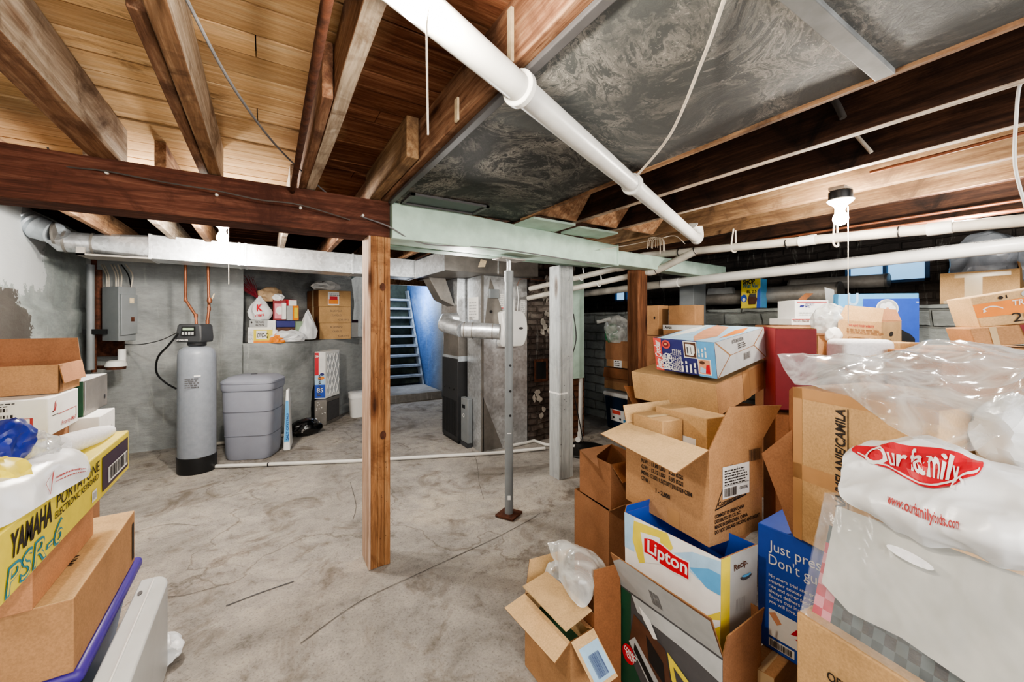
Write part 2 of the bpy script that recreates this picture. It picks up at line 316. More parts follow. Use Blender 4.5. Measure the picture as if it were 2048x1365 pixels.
# ---------------------------------------------------------------- mesh toolkit
class MB:
    def __init__(s, m='cb'):
        s.v = []; s.f = []; s.mi = []; s.slots = []; s.cur = 0; s.mat(m)
    def mat(s, m):
        if m not in s.slots: s.slots.append(m)
        s.cur = s.slots.index(m); return s
    def add(s, vs, fs):
        o = len(s.v); s.v += [V(p) for p in vs]
        for f in fs: s.f.append([o + i for i in f]); s.mi.append(s.cur)
        return s
    def quad(s, a, b, c, d): return s.add([a, b, c, d], [(0, 1, 2, 3)])
    def hexa(s, p):
        """p: 8 points, bottom ring then top ring"""
        return s.add(p, [(3, 2, 1, 0), (4, 5, 6, 7), (0, 1, 5, 4), (1, 2, 6, 5), (2, 3, 7, 6), (3, 0, 4, 7)])
    def box(s, x0, x1, y0, y1, z0, z1):
        return s.hexa([(x0, y0, z0), (x1, y0, z0), (x1, y1, z0), (x0, y1, z0), (x0, y0, z1), (x1, y0, z1), (x1, y1, z1), (x0, y1, z1)])
    def rbox(s, c, sx, sy, sz, rz=0, tilt=None):
        R = Matrix.Rotation(rz, 3, 'Z')
        if tilt is not None: R = R @ tilt
        c = V(c); h = [(-1, -1, -1), (1, -1, -1), (1, 1, -1), (-1, 1, -1), (-1, -1, 1), (1, -1, 1), (1, 1, 1), (-1, 1, 1)]
        return s.hexa([c + R @ V((a * sx / 2, b * sy / 2, e * sz / 2)) for a, b, e in h])
    def slab(s, quad, n, th):
        """a quad (4 world points) given a thickness along n"""
        n = V(n).normalized() * th; q = [V(p) for p in quad]
        return s.hexa(q + [p + n for p in q])
    def tube(s, pts, r, n=12, cap=True, smooth=0):
        pts = [V(p) for p in pts]
        if smooth: pts = catmull(pts, smooth)
        rs = r if isinstance(r, (list, tuple)) else [r] * len(pts)
        if len(rs) != len(pts): rs = [rs[min(len(rs) - 1, int(i * len(rs) / len(pts)))] for i in range(len(pts))]
        o = len(s.v); t0 = (pts[1] - pts[0]).normalized()
        up = V((0, 0, 1)) if abs(t0.z) < .9 else V((1, 0, 0)); a = t0.cross(up).normalized()
        for i, p in enumerate(pts):
            t = (pts[min(i + 1, len(pts) - 1)] - pts[max(i - 1, 0)]).normalized()
            a = (a - t * a.dot(t)).normalized(); b = t.cross(a)
            for k in range(n):
                w = 2 * math.pi * k / n; s.v.append(p + (a * math.cos(w) + b * math.sin(w)) * rs[i])
        for i in range(len(pts) - 1):
            for k in range(n):
                s.f.append([o + i * n + k, o + i * n + (k + 1) % n, o + (i + 1) * n + (k + 1) % n, o + (i + 1) * n + k]); s.mi.append(s.cur)
        if cap:
            s.f.append([o + k for k in range(n)][::-1]); s.mi.append(s.cur)
            s.f.append([o + (len(pts) - 1) * n + k for k in range(n)]); s.mi.append(s.cur)
        return s
    def lathe(s, c, prof, n=32, axis=(0, 0, 1), sx=1., sy=1., pw=2.):
        """prof: list of (radius, height) along axis from c; pw>2 gives squarish rings"""
        ax = V(axis).normalized(); u = V((1, 0, 0)) if abs(ax.x) < .8 else V((0, 1, 0)); u = (u - ax * u.dot(ax)).normalized(); w = ax.cross(u)
        c = V(c); o = len(s.v)
        for r, h in prof:
            for k in range(n):
                a = 2 * math.pi * k / n; ca, sa = math.cos(a), math.sin(a)
                q = (abs(ca) ** pw + abs(sa) ** pw) ** (-1 / pw)
                s.v.append(c + ax * h + (u * ca * sx + w * sa * sy) * (r * q))
        for i in range(len(prof) - 1):
            for k in range(n):
                s.f.append([o + i * n + k, o + i * n + (k + 1) % n, o + (i + 1) * n + (k + 1) % n, o + (i + 1) * n + k]); s.mi.append(s.cur)
        s.f.append([o + k for k in range(n)][::-1]); s.mi.append(s.cur)
        s.f.append([o + (len(prof) - 1) * n + k for k in range(n)]); s.mi.append(s.cur)
        return s
    def grid(s, fn, nu, nv):
        o = len(s.v)
        for j in range(nv + 1):
            for i in range(nu + 1): s.v.append(V(fn(i / nu, j / nv)))
        for j in range(nv):
            for i in range(nu):
                a = o + j * (nu + 1) + i; s.f.append([a, a + 1, a + nu + 2, a + nu + 1]); s.mi.append(s.cur)
        return s
    def prism(s, poly, off):
        """flat polygon (world points) pushed out along off"""
        n = len(poly); off = V(off); p = [V(q) for q in poly]
        return s.add(p + [q + off for q in p], [tuple(range(n))[::-1], tuple(range(n, 2 * n))] + [(i, (i + 1) % n, n + (i + 1) % n, n + i) for i in range(n)])
    # --- things printed on a face
    def decal(s, fr, s0, s1, t0, t1, eps=.0012):
        return s.quad(fr(s0, t0, eps), fr(s1, t0, eps), fr(s1, t1, eps), fr(s0, t1, eps))
    def shape(s, fr, pts, eps=.0016):
        return s.add([fr(a, b, eps) for a, b in pts], [tuple(range(len(pts)))])
    def disc(s, fr, cs, ct, rs, rt, eps=.0016, n=24, a0=0, a1=2 * math.pi):
        return s.shape(fr, [(cs + rs * math.cos(a0 + (a1 - a0) * k / n), ct + rt * math.sin(a0 + (a1 - a0) * k / n)) for k in range(n)], eps)
    def text(s, fr, string, cs, ct, h, w=None, rot=0., slant=0., bold=0., align='L', eps=.002, arc=0.):
        """lettering on frame fr: start (cs,ct) in 0..1, height h and (optional) width w in metres"""
        vs, fs, tw = text_mesh(string, bold)
        k = h / .72; kx = (w / tw) if w else k
        off = {'L': 0, 'C': -tw / 2, 'R': -tw}[align]
        ca, sa = math.cos(rot), math.sin(rot); out = []
        for x, y in vs:
            X = (x + off) * kx + y * k * slant; Y = y * k + arc * h * (((x) / tw - .5) ** 2) * 4
            X, Y = X * ca - Y * sa, X * sa + Y * ca
            out.append(fr(cs + X / fr.w, ct + Y / fr.h, eps))
        return s.add(out, fs)
    def scribble(s, fr, s0, t0, w, h, lines, seed=1, fill=.8):
        """rows of small print too fine to read: short dashes"""
        r = random.Random(seed)
        for i in range(lines):
            y = t0 + (h * (lines - 1 - i) / max(1, lines)) / fr.h; lh = h / lines * .45 / fr.h; x = 0
            end = w * (fill + r.random() * (1 - fill))
            while x < end:
                L = h / lines * (.5 + r.random() * 1.6)
                s.decal(fr, s0 + x / fr.w, s0 + min(x + L, end) / fr.w, y, y + lh, .0045); x += L + h / lines * .35
        return s
    def barcode(s, fr, s0, s1, t0, t1, seed=1):
        r = random.Random(seed); x = s0
        while x < s1:
            w = (s1 - s0) * r.choice((.012, .02, .035)); s.decal(fr, x, min(x + w, s1), t0, t1, .005); x += w + (s1 - s0) * r.choice((.014, .022, .03))
        return s
    def build(s, name, parent=None, origin=None, smooth=True, bevel=0., angle=38, seg=2):
        origin = V(origin) if origin is not None else (WORLD[parent.name] if parent else V((0, 0, 0)))
        me = bpy.data.meshes.new(name); me.from_pydata([tuple(p - origin) for p in s.v], [], s.f); me.update()
        for m in s.slots: me.materials.append(M[m])
        me.polygons.foreach_set('material_index', s.mi)
        o = bpy.data.objects.new(name, me); COL.objects.link(o)
        if parent: o.parent = parent; WORLD[o.name] = origin
        else: o.location = origin; WORLD[o.name] = origin
        if smooth: me.shade_smooth(); me.set_sharp_from_angle(angle=math.radians(angle))
        if bevel:
            b = o.modifiers.new('bevel', 'BEVEL'); b.width = bevel; b.segments = seg; b.limit_method = 'ANGLE'; b.angle_limit = math.radians(50); b.harden_normals = False
        return o
    def base(s):
        xs = [p.x for p in s.v]; ys = [p.y for p in s.v]; zs = [p.z for p in s.v]
        return V(((min(xs) + max(xs)) / 2, (min(ys) + max(ys)) / 2, min(zs)))
WORLD = {}

def catmull(p, k):
    p = [V(q) for q in p]; out = []
    for i in range(len(p) - 1):
        a, b, c, d = p[max(i - 1, 0)], p[i], p[i + 1], p[min(i + 2, len(p) - 1)]
        for j in range(k):
            t = j / k; out.append(.5 * (2 * b + (c - a) * t + (2 * a - 5 * b + 4 * c - d) * t * t + (3 * b - a - 3 * c + d) * t ** 3))
    return out + [p[-1]]

_TX = {}
def text_mesh(string, bold=0.):
    k = (string, bold)
    if k in _TX: return _TX[k]
    cu = bpy.data.curves.new('lettering', 'FONT'); cu.body = string; cu.resolution_u = 3; cu.offset = bold
    o = bpy.data.objects.new('lettering_source', cu); COL.objects.link(o)
    dg = bpy.context.evaluated_depsgraph_get(); dg.update()
    me = bpy.data.meshes.new_from_object(o.evaluated_get(dg))
    vs = [(v.co.x, v.co.y) for v in me.vertices]; fs = [tuple(p.vertices) for p in me.polygons]
    bpy.data.objects.remove(o); bpy.data.curves.remove(cu); bpy.data.meshes.remove(me)
    x0 = min([v[0] for v in vs] or [0]); x1 = max([v[0] for v in vs] or [1])
    vs = [(x - x0, y) for x, y in vs]; _TX[k] = (vs, fs, max(x1 - x0, .01)); return _TX[k]

class Fr:
    """a face frame: bottom-left, bottom-right, top-right, top-left as seen from outside"""
    def __init__(s, bl, br, tr, tl):
        s.q = [V(bl), V(br), V(tr), V(tl)]; s.n = (s.q[1] - s.q[0]).cross(s.q[3] - s.q[0]).normalized()
        s.w = (s.q[1] - s.q[0]).length; s.h = (s.q[3] - s.q[0]).length
    def __call__(s, a, b, e=0.):
        bl, br, tr, tl = s.q
        return (bl * (1 - a) + br * a) * (1 - b) + (tl * (1 - a) + tr * a) * b + s.n * e
    def rev(s):
        q = s.q; return Fr(q[2], q[3], q[0], q[1])
    def cw(s):
        q = s.q; return Fr(q[1], q[2], q[3], q[0])
    def ccw(s):
        q = s.q; return Fr(q[3], q[0], q[1], q[2])

# ---------------------------------------------------------------- scene grammar
LABELS = {}
def tag(o, label, cat, group=None, kind=None):
    o['label'] = label; o['category'] = cat
    if group: o['group'] = group
    if kind: o['kind'] = kind
    LABELS.setdefault(label, []).append(o.name)
    return o
def thing(name, label, cat, loc=(0, 0, 0), group=None):
    o = bpy.data.objects.new(name, None); COL.objects.link(o); o.location = V(loc); o.empty_display_size = .05
    WORLD[o.name] = V(loc); return tag(o, label, cat, group)
def one(mb, name, label, cat, group=None, **kw):
    return tag(mb.build(name, origin=mb.base(), **kw), label, cat, group)
def struct(mb, name, **kw):
    o = mb.build(name, **kw); o['kind'] = 'structure'; return o
def part(mb, name, parent, label=None, **kw):
    o = mb.build(name, parent, **kw)
    if label: o['label'] = label
    return o

# ---------------------------------------------------------------- carton geometry
def corners(n, l, r, zb, zt=None, dtop=(0, 0, 0)):
    """bottom ring near, right, back, left then the top ring"""
    n, l, r = V(n), V(l), V(r); b = l + r - n
    bot = [V((p.x, p.y, zb)) for p in (n, r, b, l)]
    return bot + [V((p.x, p.y, zt)) + V(dtop) for p in (n, r, b, l)]
def pbox(near, left, right, D, dl, dr):
    """corners from three vertical edges (u,vt,vb[,ub]) seen in the photo, with their depths"""
    out = []
    for (e, d) in ((near, D), (right, dr), (left, dl)):
        out.append((W(e[3] if len(e) > 3 else e[0], e[2], d), W(e[0], e[1], d)))
    n, r, l = out; b = (l[0] + r[0] - n[0], l[1] + r[1] - n[1])
    return [n[0], r[0], b[0], l[0], n[1], r[1], b[1], l[1]]
def abox(u, vt, vb, X, ul=None, ur=None, ly=None, lx=None):
    """axis-aligned carton: near vertical edge at pixel u on the plane X; ul/ur = pixel columns of its other two edges"""
    d = dX(u, X); n = W(u, vb, d); zt = W(u, vt, d).z
    if ly is None: y1 = WX(ul, 642, X).y; ly = y1 - n.y
    if lx is None: x1 = WY(ur, 642, n.y).x; lx = x1 - n.x
    a = V((n.x, n.y, 0)); return corners(a, a + V((0, ly, 0)), a + V((lx, 0, 0)), n.z, zt)
def cbox(u0, u1, vt, vb, D, depth, slant=0.):
    """carton whose front faces the camera: pixel columns u0..u1, depth D at u0 and D+slant at u1"""
    a = W(u0, vb, D); b = W(u1, vb, D + slant); zt = W(u0, vt, D).z; zb = a.z
    e = (b - a); e.z = 0; bk = V((-e.y, e.x, 0)).normalized() * depth
    a2 = a.copy(); b2 = b.copy()
    ring = [a2, b2, b2 + bk, a2 + bk]
    return [V((p.x, p.y, zb)) for p in ring] + [V((p.x, p.y, zt)) for p in ring]
def wbox(x0, x1, y0, y1, z0, z1):
    return [V(p) for p in ((x0, y0, z0), (x1, y0, z0), (x1, y1, z0), (x0, y1, z0), (x0, y0, z1), (x1, y0, z1), (x1, y1, z1), (x0, y1, z1))]
def faces(c):
    """frames: 'nr' between edges 0-1, 'nl' between 3-0, 'b1','b2' the others, 'top'"""
    return dict(nr=Fr(c[0], c[1], c[5], c[4]), nl=Fr(c[3], c[0], c[4], c[7]), top=Fr(c[4], c[5], c[6], c[7]), b1=Fr(c[1], c[2], c[6], c[5]), b2=Fr(c[2], c[3], c[7], c[6]))
def centre(c): return sum((p for p in c[:4]), V()) / 4

def carton(label, c, mat='cb', name='cardboard_box', cat='box', group=None, tape='nl', top=None, sides=None, bevel=.004, seam=True):
    """a closed carton: body, tape strip"""
    t = thing(name, label, cat, centre(c), group); f = faces(c)
    b = MB(mat); b.add(c, [(3, 2, 1, 0)]); b.mat(top or mat).add(c, [(4, 5, 6, 7)])
    sd = sides or {}
    for k, q in (('nr', (0, 1, 5, 4)), ('b1', (1, 2, 6, 5)), ('b2', (2, 3, 7, 6)), ('nl', (3, 0, 4, 7))):
        b.mat(sd.get(k, mat)).add(c, [q])
    bm_weld(b); part(b, 'carton_body', t, bevel=bevel)
    if tape:
        s = MB('tape'); ft = f['top']
        if tape == 'nl': s.decal(ft.ccw(), .0, 1, .42, .58); s.decal(f['nl'], .42, .58, .62, 1); s.decal(f['b1'], .42, .58, .62, 1)
        else: s.decal(ft, 0, 1, .42, .58)
        if tape == 'nr': s = MB('tape'); s.decal(ft.ccw().ccw().ccw() if False else Fr(c[4], c[5], c[6], c[7]).cw(), 0, 1, .42, .58); s.decal(f['nr'], .42, .58, .6, 1)
        part(s, 'tape', t)
    return t, f
def bm_weld(mb):
    """merge coincident points so that bevels run round the edges"""
    key = {}; new = []; mp = []
    for p in mb.v:
        k = (round(p.x, 5), round(p.y, 5), round(p.z, 5))
        if k not in key: key[k] = len(new); new.append(p)
        mp.append(key[k])
    mb.v = new; mb.f = [[mp[i] for i in f] for f in mb.f]

def open_carton(label, c, mat='cb', inner='cbin', flaps=(), name='cardboard_box', cat='box', group=None, th=.004, fmat=None, flab=None, bottom=True):
    """an open carton: four walls and a floor as one body; every flap is a part.
    flaps: (edge, outer corner A, outer corner B) with edge in nr,b1,b2,nl; corners are world points, or (edge, angle, length)"""
    t = thing(name, label, cat, centre(c), group); f = faces(c); ctr = sum(c, V()) / 8
    def ins(p): q = V((ctr.x - p.x, ctr.y - p.y, 0)).normalized(); return p + q * th * 1.4
    b = MB(mat)
    for q in ((0, 1, 5, 4), (1, 2, 6, 5), (2, 3, 7, 6), (3, 0, 4, 7)): b.add([c[i] for i in q], [(0, 1, 2, 3)])
    b.add(c[:4], [(3, 2, 1, 0)])
    i_ = [ins(p) for p in c]; i_ = [p + V((0, 0, th)) for p in i_[:4]] + i_[4:]
    b.mat(inner)
    for q in ((0, 1, 5, 4), (1, 2, 6, 5), (2, 3, 7, 6), (3, 0, 4, 7)): b.add([i_[j] for j in q], [(3, 2, 1, 0)])
    b.add(i_[:4], [(0, 1, 2, 3)])
    b.mat('edge')
    for a, d in ((4, 5), (5, 6), (6, 7), (7, 4)): b.add([c[a], c[d], i_[d], i_[a]], [(0, 1, 2, 3)])
    part(b, 'carton_body', t, smooth=False)
    ed = dict(nr=(4, 5), b1=(5, 6), b2=(6, 7), nl=(7, 4))
    for fl in flaps:
        a, d = c[ed[fl[0]][0]], c[ed[fl[0]][1]]
        if isinstance(fl[1], (int, float)):
            out = f[fl[0]].n; out = V((out.x, out.y, 0)).normalized(); ang = math.radians(fl[1]); L = fl[2]
            dr = out * math.cos(ang) + V((0, 0, 1)) * math.sin(ang); e = (d - a) * .02
            p, q = a + dr * L + e, d + dr * L - e
        else: p, q = V(fl[1]), V(fl[2])
        n = (d - a).cross(p - a + q - d).normalized(); p = p - n * (p - a).dot(n); q = q - n * (q - a).dot(n); n = n * th
        # hinge bottom stays on the rim; the inner face is the one towards the box when folded up
        m = MB(mat); m.add([a, d, q, p], [(0, 1, 2, 3)])
        m.mat(inner).add([a + n * -1, d - n, q - n, p - n], [(3, 2, 1, 0)])
        m.mat('edge').add([p, q, q - n, p - n], [(0, 1, 2, 3)]); m.add([d, d - n, q - n, q], [(0, 1, 2, 3)]); m.add([a, p, p - n, a - n], [(0, 1, 2, 3)])
        if fmat: m.slots[0] = fmat
        part(m, 'flap', t, smooth=False)
    return t, f

def bag(name, label, cat, c, size, m, seed=0, amp=.18, fr=2.2, flat=.25, rot=0., sub=4, group=None, tilt=0., parent=None, pname=None, neck=None):
    """a crumpled plastic bag: a pillow with sharp random creases"""
    bm = bmesh.new(); bmesh.ops.create_icosphere(bm, subdivisions=sub, radius=1.)
    R = Matrix.Rotation(rot, 3, 'Z') @ Matrix.Rotation(tilt, 3, 'Y'); vs = []
    for v in bm.verts:
        p = v.co.copy(); q = p * fr + V((seed * 3.1, seed * 1.7, seed * .9))
        d = (1 - 2 * abs(noise.noise(q * .8))) * amp + noise.noise(q * .6 + V((9, 2, 4))) * amp * .8 + (1 - 2 * abs(noise.noise(q * 1.9 + V((5, 1, 2))))) * amp * .3
        p *= 1 + d - amp * .4
        if neck and p.z > neck[0]: k = (p.z - neck[0]) / (1.2 - neck[0]); p.x *= 1 - k * neck[1]; p.y *= 1 - k * neck[1]
        if p.z < -1 + flat * 1.2: p.z = -1 + flat * 1.2 + (p.z + 1 - flat * 1.2) * .1
        p.z += 1 - flat * 1.1
        vs.append(V(c) + R @ V((p.x * size[0] / 2, p.y * size[1] / 2, p.z * size[2] / 2)))
    b = MB(m); b.add(vs, [[v.index for v in f.verts] for f in bm.faces]); bm.free()
    zmin = min(p.z for p in b.v); dzv = V(c).z - zmin
    b.v = [p + V((0, 0, dzv)) for p in b.v]
    if parent: return part(b, pname or name, parent, angle=26)
    return one(b, name, label, cat, group, angle=26)

def surf(rows, nu, nv, amp, fr, seed=0, sharp=True):
    """an interpolated surface through rows of world points, with ridged creases along its normal"""
    rows = [catmull(r, 8) for r in rows]; N = len(rows[0])
    cols = [catmull([r[i * (len(r) - 1) // 24] for r in rows], 8) for i in range(25)]
    def at(a, b):
        x = a * 24; i = min(int(x), 23); t = x - i
        def on(cn):
            y = b * (len(cn) - 1); j = min(int(y), len(cn) - 2); k = y - j; return cn[j] * (1 - k) + cn[j + 1] * k
        return on(cols[i]) * (1 - t) + on(cols[i + 1]) * t
    def fn(a, b):
        p = at(a, b); e = .01
        du = at(min(a + e, 1), b) - at(max(a - e, 0), b); dv = at(a, min(b + e, 1)) - at(a, max(b - e, 0))
        n = du.cross(dv); n = n.normalized() if n.length > 1e-9 else V((0, 0, 1))
        q = p * fr + V((seed * 2.3, seed, 0))
        h = (1 - 2.4 * abs(noise.noise(q))) + .35 * (1 - 2 * abs(noise.noise(q * 2.3 + V((3, 7, 1)))))
        return p + n * h * amp
    return fn
setup_mats()
# ================================================================ camera
cam = bpy.data.objects.new('camera', bpy.data.cameras.new('camera')); COL.objects.link(cam); scene.camera = cam
cam.data.sensor_width = 36; cam.data.lens = F / 2048 * 36; cam.data.shift_y = -(682.5 - HY) / 2048
cam.data.clip_start = .05; cam.location = (0, 0, CAMH); cam.rotation_euler = (math.pi / 2, 0, -YAW)

# ================================================================ the room shell
XL, XR, XR2, YB = -1.55, 4.28, 4.78, 5.92
def mound(x, y):
    d = math.hypot(x - 2.3, y - 2.72); h = .075 * max(0, 1 - max(0, d - .22) / .5) ** 1.3
    return h + .006 * noise.noise(V((x * 1.3, y * 1.3, 0)))
b = MB('floor'); b.grid(lambda a, c: (XL + a * (XR - XL + .6), -1.6 + c * 10.9, mound(XL + a * (XR - XL + .6), -1.6 + c * 10.9)), 130, 190)
def crack(pts, w, m):
    b.mat(m); P = catmull([Wz(u, v, 0) for u, v in pts], 6)
    for p, q in zip(P, P[1:]):
        n = (q - p).cross(V((0, 0, 1))).normalized() * w * (.6 + .8 * abs(noise.noise(p * 9)))
        b.quad(*[V((k.x, k.y, mound(k.x, k.y) + .003)) for k in (p - n, q - n, q + n, p + n)])
crack([(452, 1213), (520, 1187), (588, 1164)], .006, 'greyd')
crack([(600, 1290), (720, 1205), (835, 1150), (930, 1105), (1005, 1070), (1080, 1030)], .0028, 'crackl')
crack([(930, 870), (952, 920), (958, 965), (968, 1000)], .002, 'crackl')
crack([(240, 1075), (330, 1050), (400, 1052)], .002, 'crackl'); crack([(300, 1180), (350, 1195), (450, 1170)], .002, 'crackl'); crack([(700, 965), (712, 1010), (706, 1040)], .0025, 'crackl')
struct(b, 'floor')
# subfloor planks overhead
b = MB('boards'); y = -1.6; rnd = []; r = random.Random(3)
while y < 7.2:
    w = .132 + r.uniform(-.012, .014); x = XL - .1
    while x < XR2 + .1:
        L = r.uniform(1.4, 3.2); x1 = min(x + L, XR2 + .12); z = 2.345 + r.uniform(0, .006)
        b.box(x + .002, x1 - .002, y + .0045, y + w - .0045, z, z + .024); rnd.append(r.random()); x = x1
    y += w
b.mat('lid').box(XL - .1, XR2 + .2, -1.6, 7.2, 2.372, 2.39); rnd.append(0)  # black sheet added so the gaps between planks stay dark
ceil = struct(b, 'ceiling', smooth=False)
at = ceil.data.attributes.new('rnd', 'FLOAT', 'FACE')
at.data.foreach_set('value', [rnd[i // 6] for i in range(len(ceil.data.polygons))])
# side wall with the crack and the dark patch, then the plastered back wall with its ledge
b = MB('wall_left'); b.grid(lambda a, c: (XL - .05 + .03 * noise.noise(V((0, a * 9, c * 4))) + (.05 if c < .655 + .012 * noise.noise(V((a * 40, 0, 0))) else 0), -1.6 + a * 7.6, c * 2.4), 90, 50)
struct(b, 'wall_left')
b = MB('wall_back'); LZ = 1.172
poly = [(XL - .1, YB), (-.23, 5.89), (.14, 5.86), (.43, 6.06), (.70, 6.38), (1.27, 6.9), (1.62, 7.06)]
low = [V((x, y, 0)) for x, y in poly]
def wallstrip(b, pts, z0, z1, off=0., nz=8, amp=.012):
    P = catmull(pts, 6)
    b.grid(lambda a, c: (lambda q: (q.x + off * .6 + amp * noise.noise(V((q.x * 2, q.y * 2, c * 3))), q.y + off + amp * noise.noise(V((q.x * 3, q.y * 2, c * 4 + 9))), z0 + (z1 - z0) * c))(P[min(int(a * (len(P) - 1) + .5), len(P) - 1)]), len(P) - 1, nz)
wallstrip(b, low[:2], 0, 2.36)
wallstrip(b, low[1:], 0, LZ)
b.quad((-.23, 5.89, LZ), (-.23, 5.89, 2.36), (-.27, 6.45, 2.36), (-.27, 6.45, LZ))
top = catmull(low[1:], 6)
for p, q in zip(top, top[1:]): b.quad((p.x, p.y, LZ), (q.x, q.y, LZ), (q.x + .0 - .33, q.y + .52, LZ), (p.x - .33, p.y + .52, LZ))
b.quad((-.34, 5.95, 0), (-.12, 5.93, 0), (-.12, 5.93, LZ - .01), (-.34, 5.95, LZ - .01)); b.quad((-.30, 5.93, LZ), (-.28, 5.93, LZ), (-.28, 5.93, 2.36), (-.30, 5.93, 2.36)); b.mat('niche'); wallstrip(b, [p + V((-.3, .5, 0)) for p in low[1:]], LZ - .02, 2.36, 0, 16, .05)
struct(b, 'wall_back')
# stairwell cheeks and the short wall beside it
b = MB('wall_back'); b.box(1.60, 1.74, 7.03, 9.3, 0, 2.36); struct(b, 'wall_stair_inner', smooth=False)
b = MB('stairwall'); b.grid(lambda a, c: (2.84 + .02 * noise.noise(V((a * 5, c * 5, 0))), 7.03 + 2.3 * a, 2.5 * c), 20, 20); struct(b, 'wall_stair')
b = MB('wall_back'); b.quad((2.84, 7.03, 0), (2.84, 7.03, 2.36), (4.9, 7.03, 2.36), (4.9, 7.03, 0)); struct(b, 'wall_rear', smooth=False)
b = MB('riser'); b.quad((1.6, 9.3, 0), (2.9, 9.3, 0), (2.9, 9.3, 2.6), (1.6, 9.3, 2.6)); struct(b, 'wall_stair_end', smooth=False)
# right wall: painted blocks below, a deep ledge, sooty brick above
b = MB('wall_right'); b.grid(lambda a, c: (XR + .03 * noise.noise(V((a * 22, c * 7, 3))), -1.6 + 8.7 * a, 1.575 * c + .012 * noise.noise(V((a * 30, 0, 7))) * (c > .9)), 110, 24)
b.mat('wall_dark').quad((XR, -1.6, 1.572), (XR2, -1.6, 1.572), (XR2, 7.1, 1.572), (XR, 7.1, 1.572))
WIN = [(1.02, 1.60, 1.79, 2.06), (4.15, 4.62, 1.755, 2.0)]
b.mat('wall_dark'); ys = [-1.6] + [k for w in WIN for k in w[:2]] + [7.1]
for i in range(0, len(ys), 2): b.quad((XR2, ys[i], 1.57), (XR2, ys[i], 2.37), (XR2, ys[i + 1], 2.37), (XR2, ys[i + 1], 1.57))
for y0, y1, z0, z1 in WIN:
    b.quad((XR2, y0, 1.57), (XR2, y0, z0), (XR2, y1, z0), (XR2, y1, 1.57)); b.quad((XR2, y0, z1), (XR2, y0, 2.37), (XR2, y1, 2.37), (XR2, y1, z1))
struct(b, 'wall_right')
for i, (y0, y1, z0, z1) in enumerate(WIN):
    b = MB('dwin'); X = XR2 + .03
    for q in ((y0, y0 + .03, z0, z1), (y1 - .03, y1, z0, z1), ((y0 + y1) / 2 - .013, (y0 + y1) / 2 + .013, z0, z1), (y0, y1, z0, z0 + .025), (y0, y1, z1 - .025, z1)): b.box(X - .035, X + .03, *q)
    w = struct(b, 'window_%d' % (i + 1), smooth=False)
    g = MB('pane'); g.quad((X + .01, y0, z0), (X + .01, y1, z0), (X + .01, y1, z1), (X + .01, y0, z1)); p = g.build('window_pane', w, smooth=False)

# ================================================================ timber overhead
def joist(x, y0, y1, w, z0, z1, m, label, bottom=None, sag=0, group='floor joists overhead'):
    b = MB(m); n = 14; sd = x * 7.3
    ring = []
    for i in range(n + 1):
        y = y0 + (y1 - y0) * i / n; dx = .006 * noise.noise(V((sd, y * 1.3, 0))); dzv = .006 * noise.noise(V((sd + 9, y * 1.7, 0))) + sag * math.sin(math.pi * i / n)
        ring.append([V((x + dx, y, z0 + dzv)), V((x + w + dx, y, z0 - dzv * .5 + sag * .6)), V((x + w + dx, y, z1)), V((x + dx, y, z1))])
    for i in range(n):
        a, c = ring[i], ring[i + 1]
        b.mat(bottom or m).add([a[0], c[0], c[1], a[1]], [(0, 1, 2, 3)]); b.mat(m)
        b.add([a[1], c[1], c[2], a[2]], [(0, 1, 2, 3)]); b.add([a[3], c[3], c[0], a[0]], [(0, 1, 2, 3)])
    b.add(ring[0], [(0, 1, 2, 3)]); b.add(ring[-1], [(3, 2, 1, 0)]); bm_weld(b)
    return one(b, 'ceiling_joist', label, 'joist', group, bevel=.004)
Z0, Z1 = 2.165, 2.345
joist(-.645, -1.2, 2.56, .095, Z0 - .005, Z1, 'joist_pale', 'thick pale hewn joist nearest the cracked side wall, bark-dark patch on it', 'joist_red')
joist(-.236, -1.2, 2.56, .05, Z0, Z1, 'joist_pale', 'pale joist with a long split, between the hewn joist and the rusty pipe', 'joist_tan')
joist(-.275, 1.25, 2.56, .036, Z0 + .01, Z1, 'joist_red', 'short dark board doubled against the pale split joist above the red beam')
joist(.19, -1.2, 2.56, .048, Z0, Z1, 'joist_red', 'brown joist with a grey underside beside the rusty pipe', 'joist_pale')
joist(.155, 1.4, 2.56, .034, Z0, Z1, 'joist_red', 'short reddish board doubled between the rusty pipe and a joist')
joist(.585, -1.2, 2.44, .05, Z0, Z1, 'joist_red', 'heavy red-brown joist bordering the dusty black panel')
joist(.525, 1.72, 2.56, .055, Z0, Z1, 'joist_mid', 'short thick sister joist, end sawn off, meeting the post top')
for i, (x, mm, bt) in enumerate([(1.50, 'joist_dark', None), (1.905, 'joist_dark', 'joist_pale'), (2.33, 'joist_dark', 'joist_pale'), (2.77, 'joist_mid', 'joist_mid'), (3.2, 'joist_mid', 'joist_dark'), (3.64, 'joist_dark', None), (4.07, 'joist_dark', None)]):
    joist(x, -1.2, 7.0, .045, Z0, Z1, mm, ['dark joist running along the open edge of the dusty black panel', 'dark joist with white underside, first beyond the black panel edge', 'dark joist with pale underside carrying the wooden lamp block', 'lighter tan joist passing right behind the ceiling lamp with white porcelain holder', 'tan joist above the copper pipes, second beyond the lamp block', 'dark joist above the white drain pipes', 'dark joist nearest the windowed wall'][i], bt)
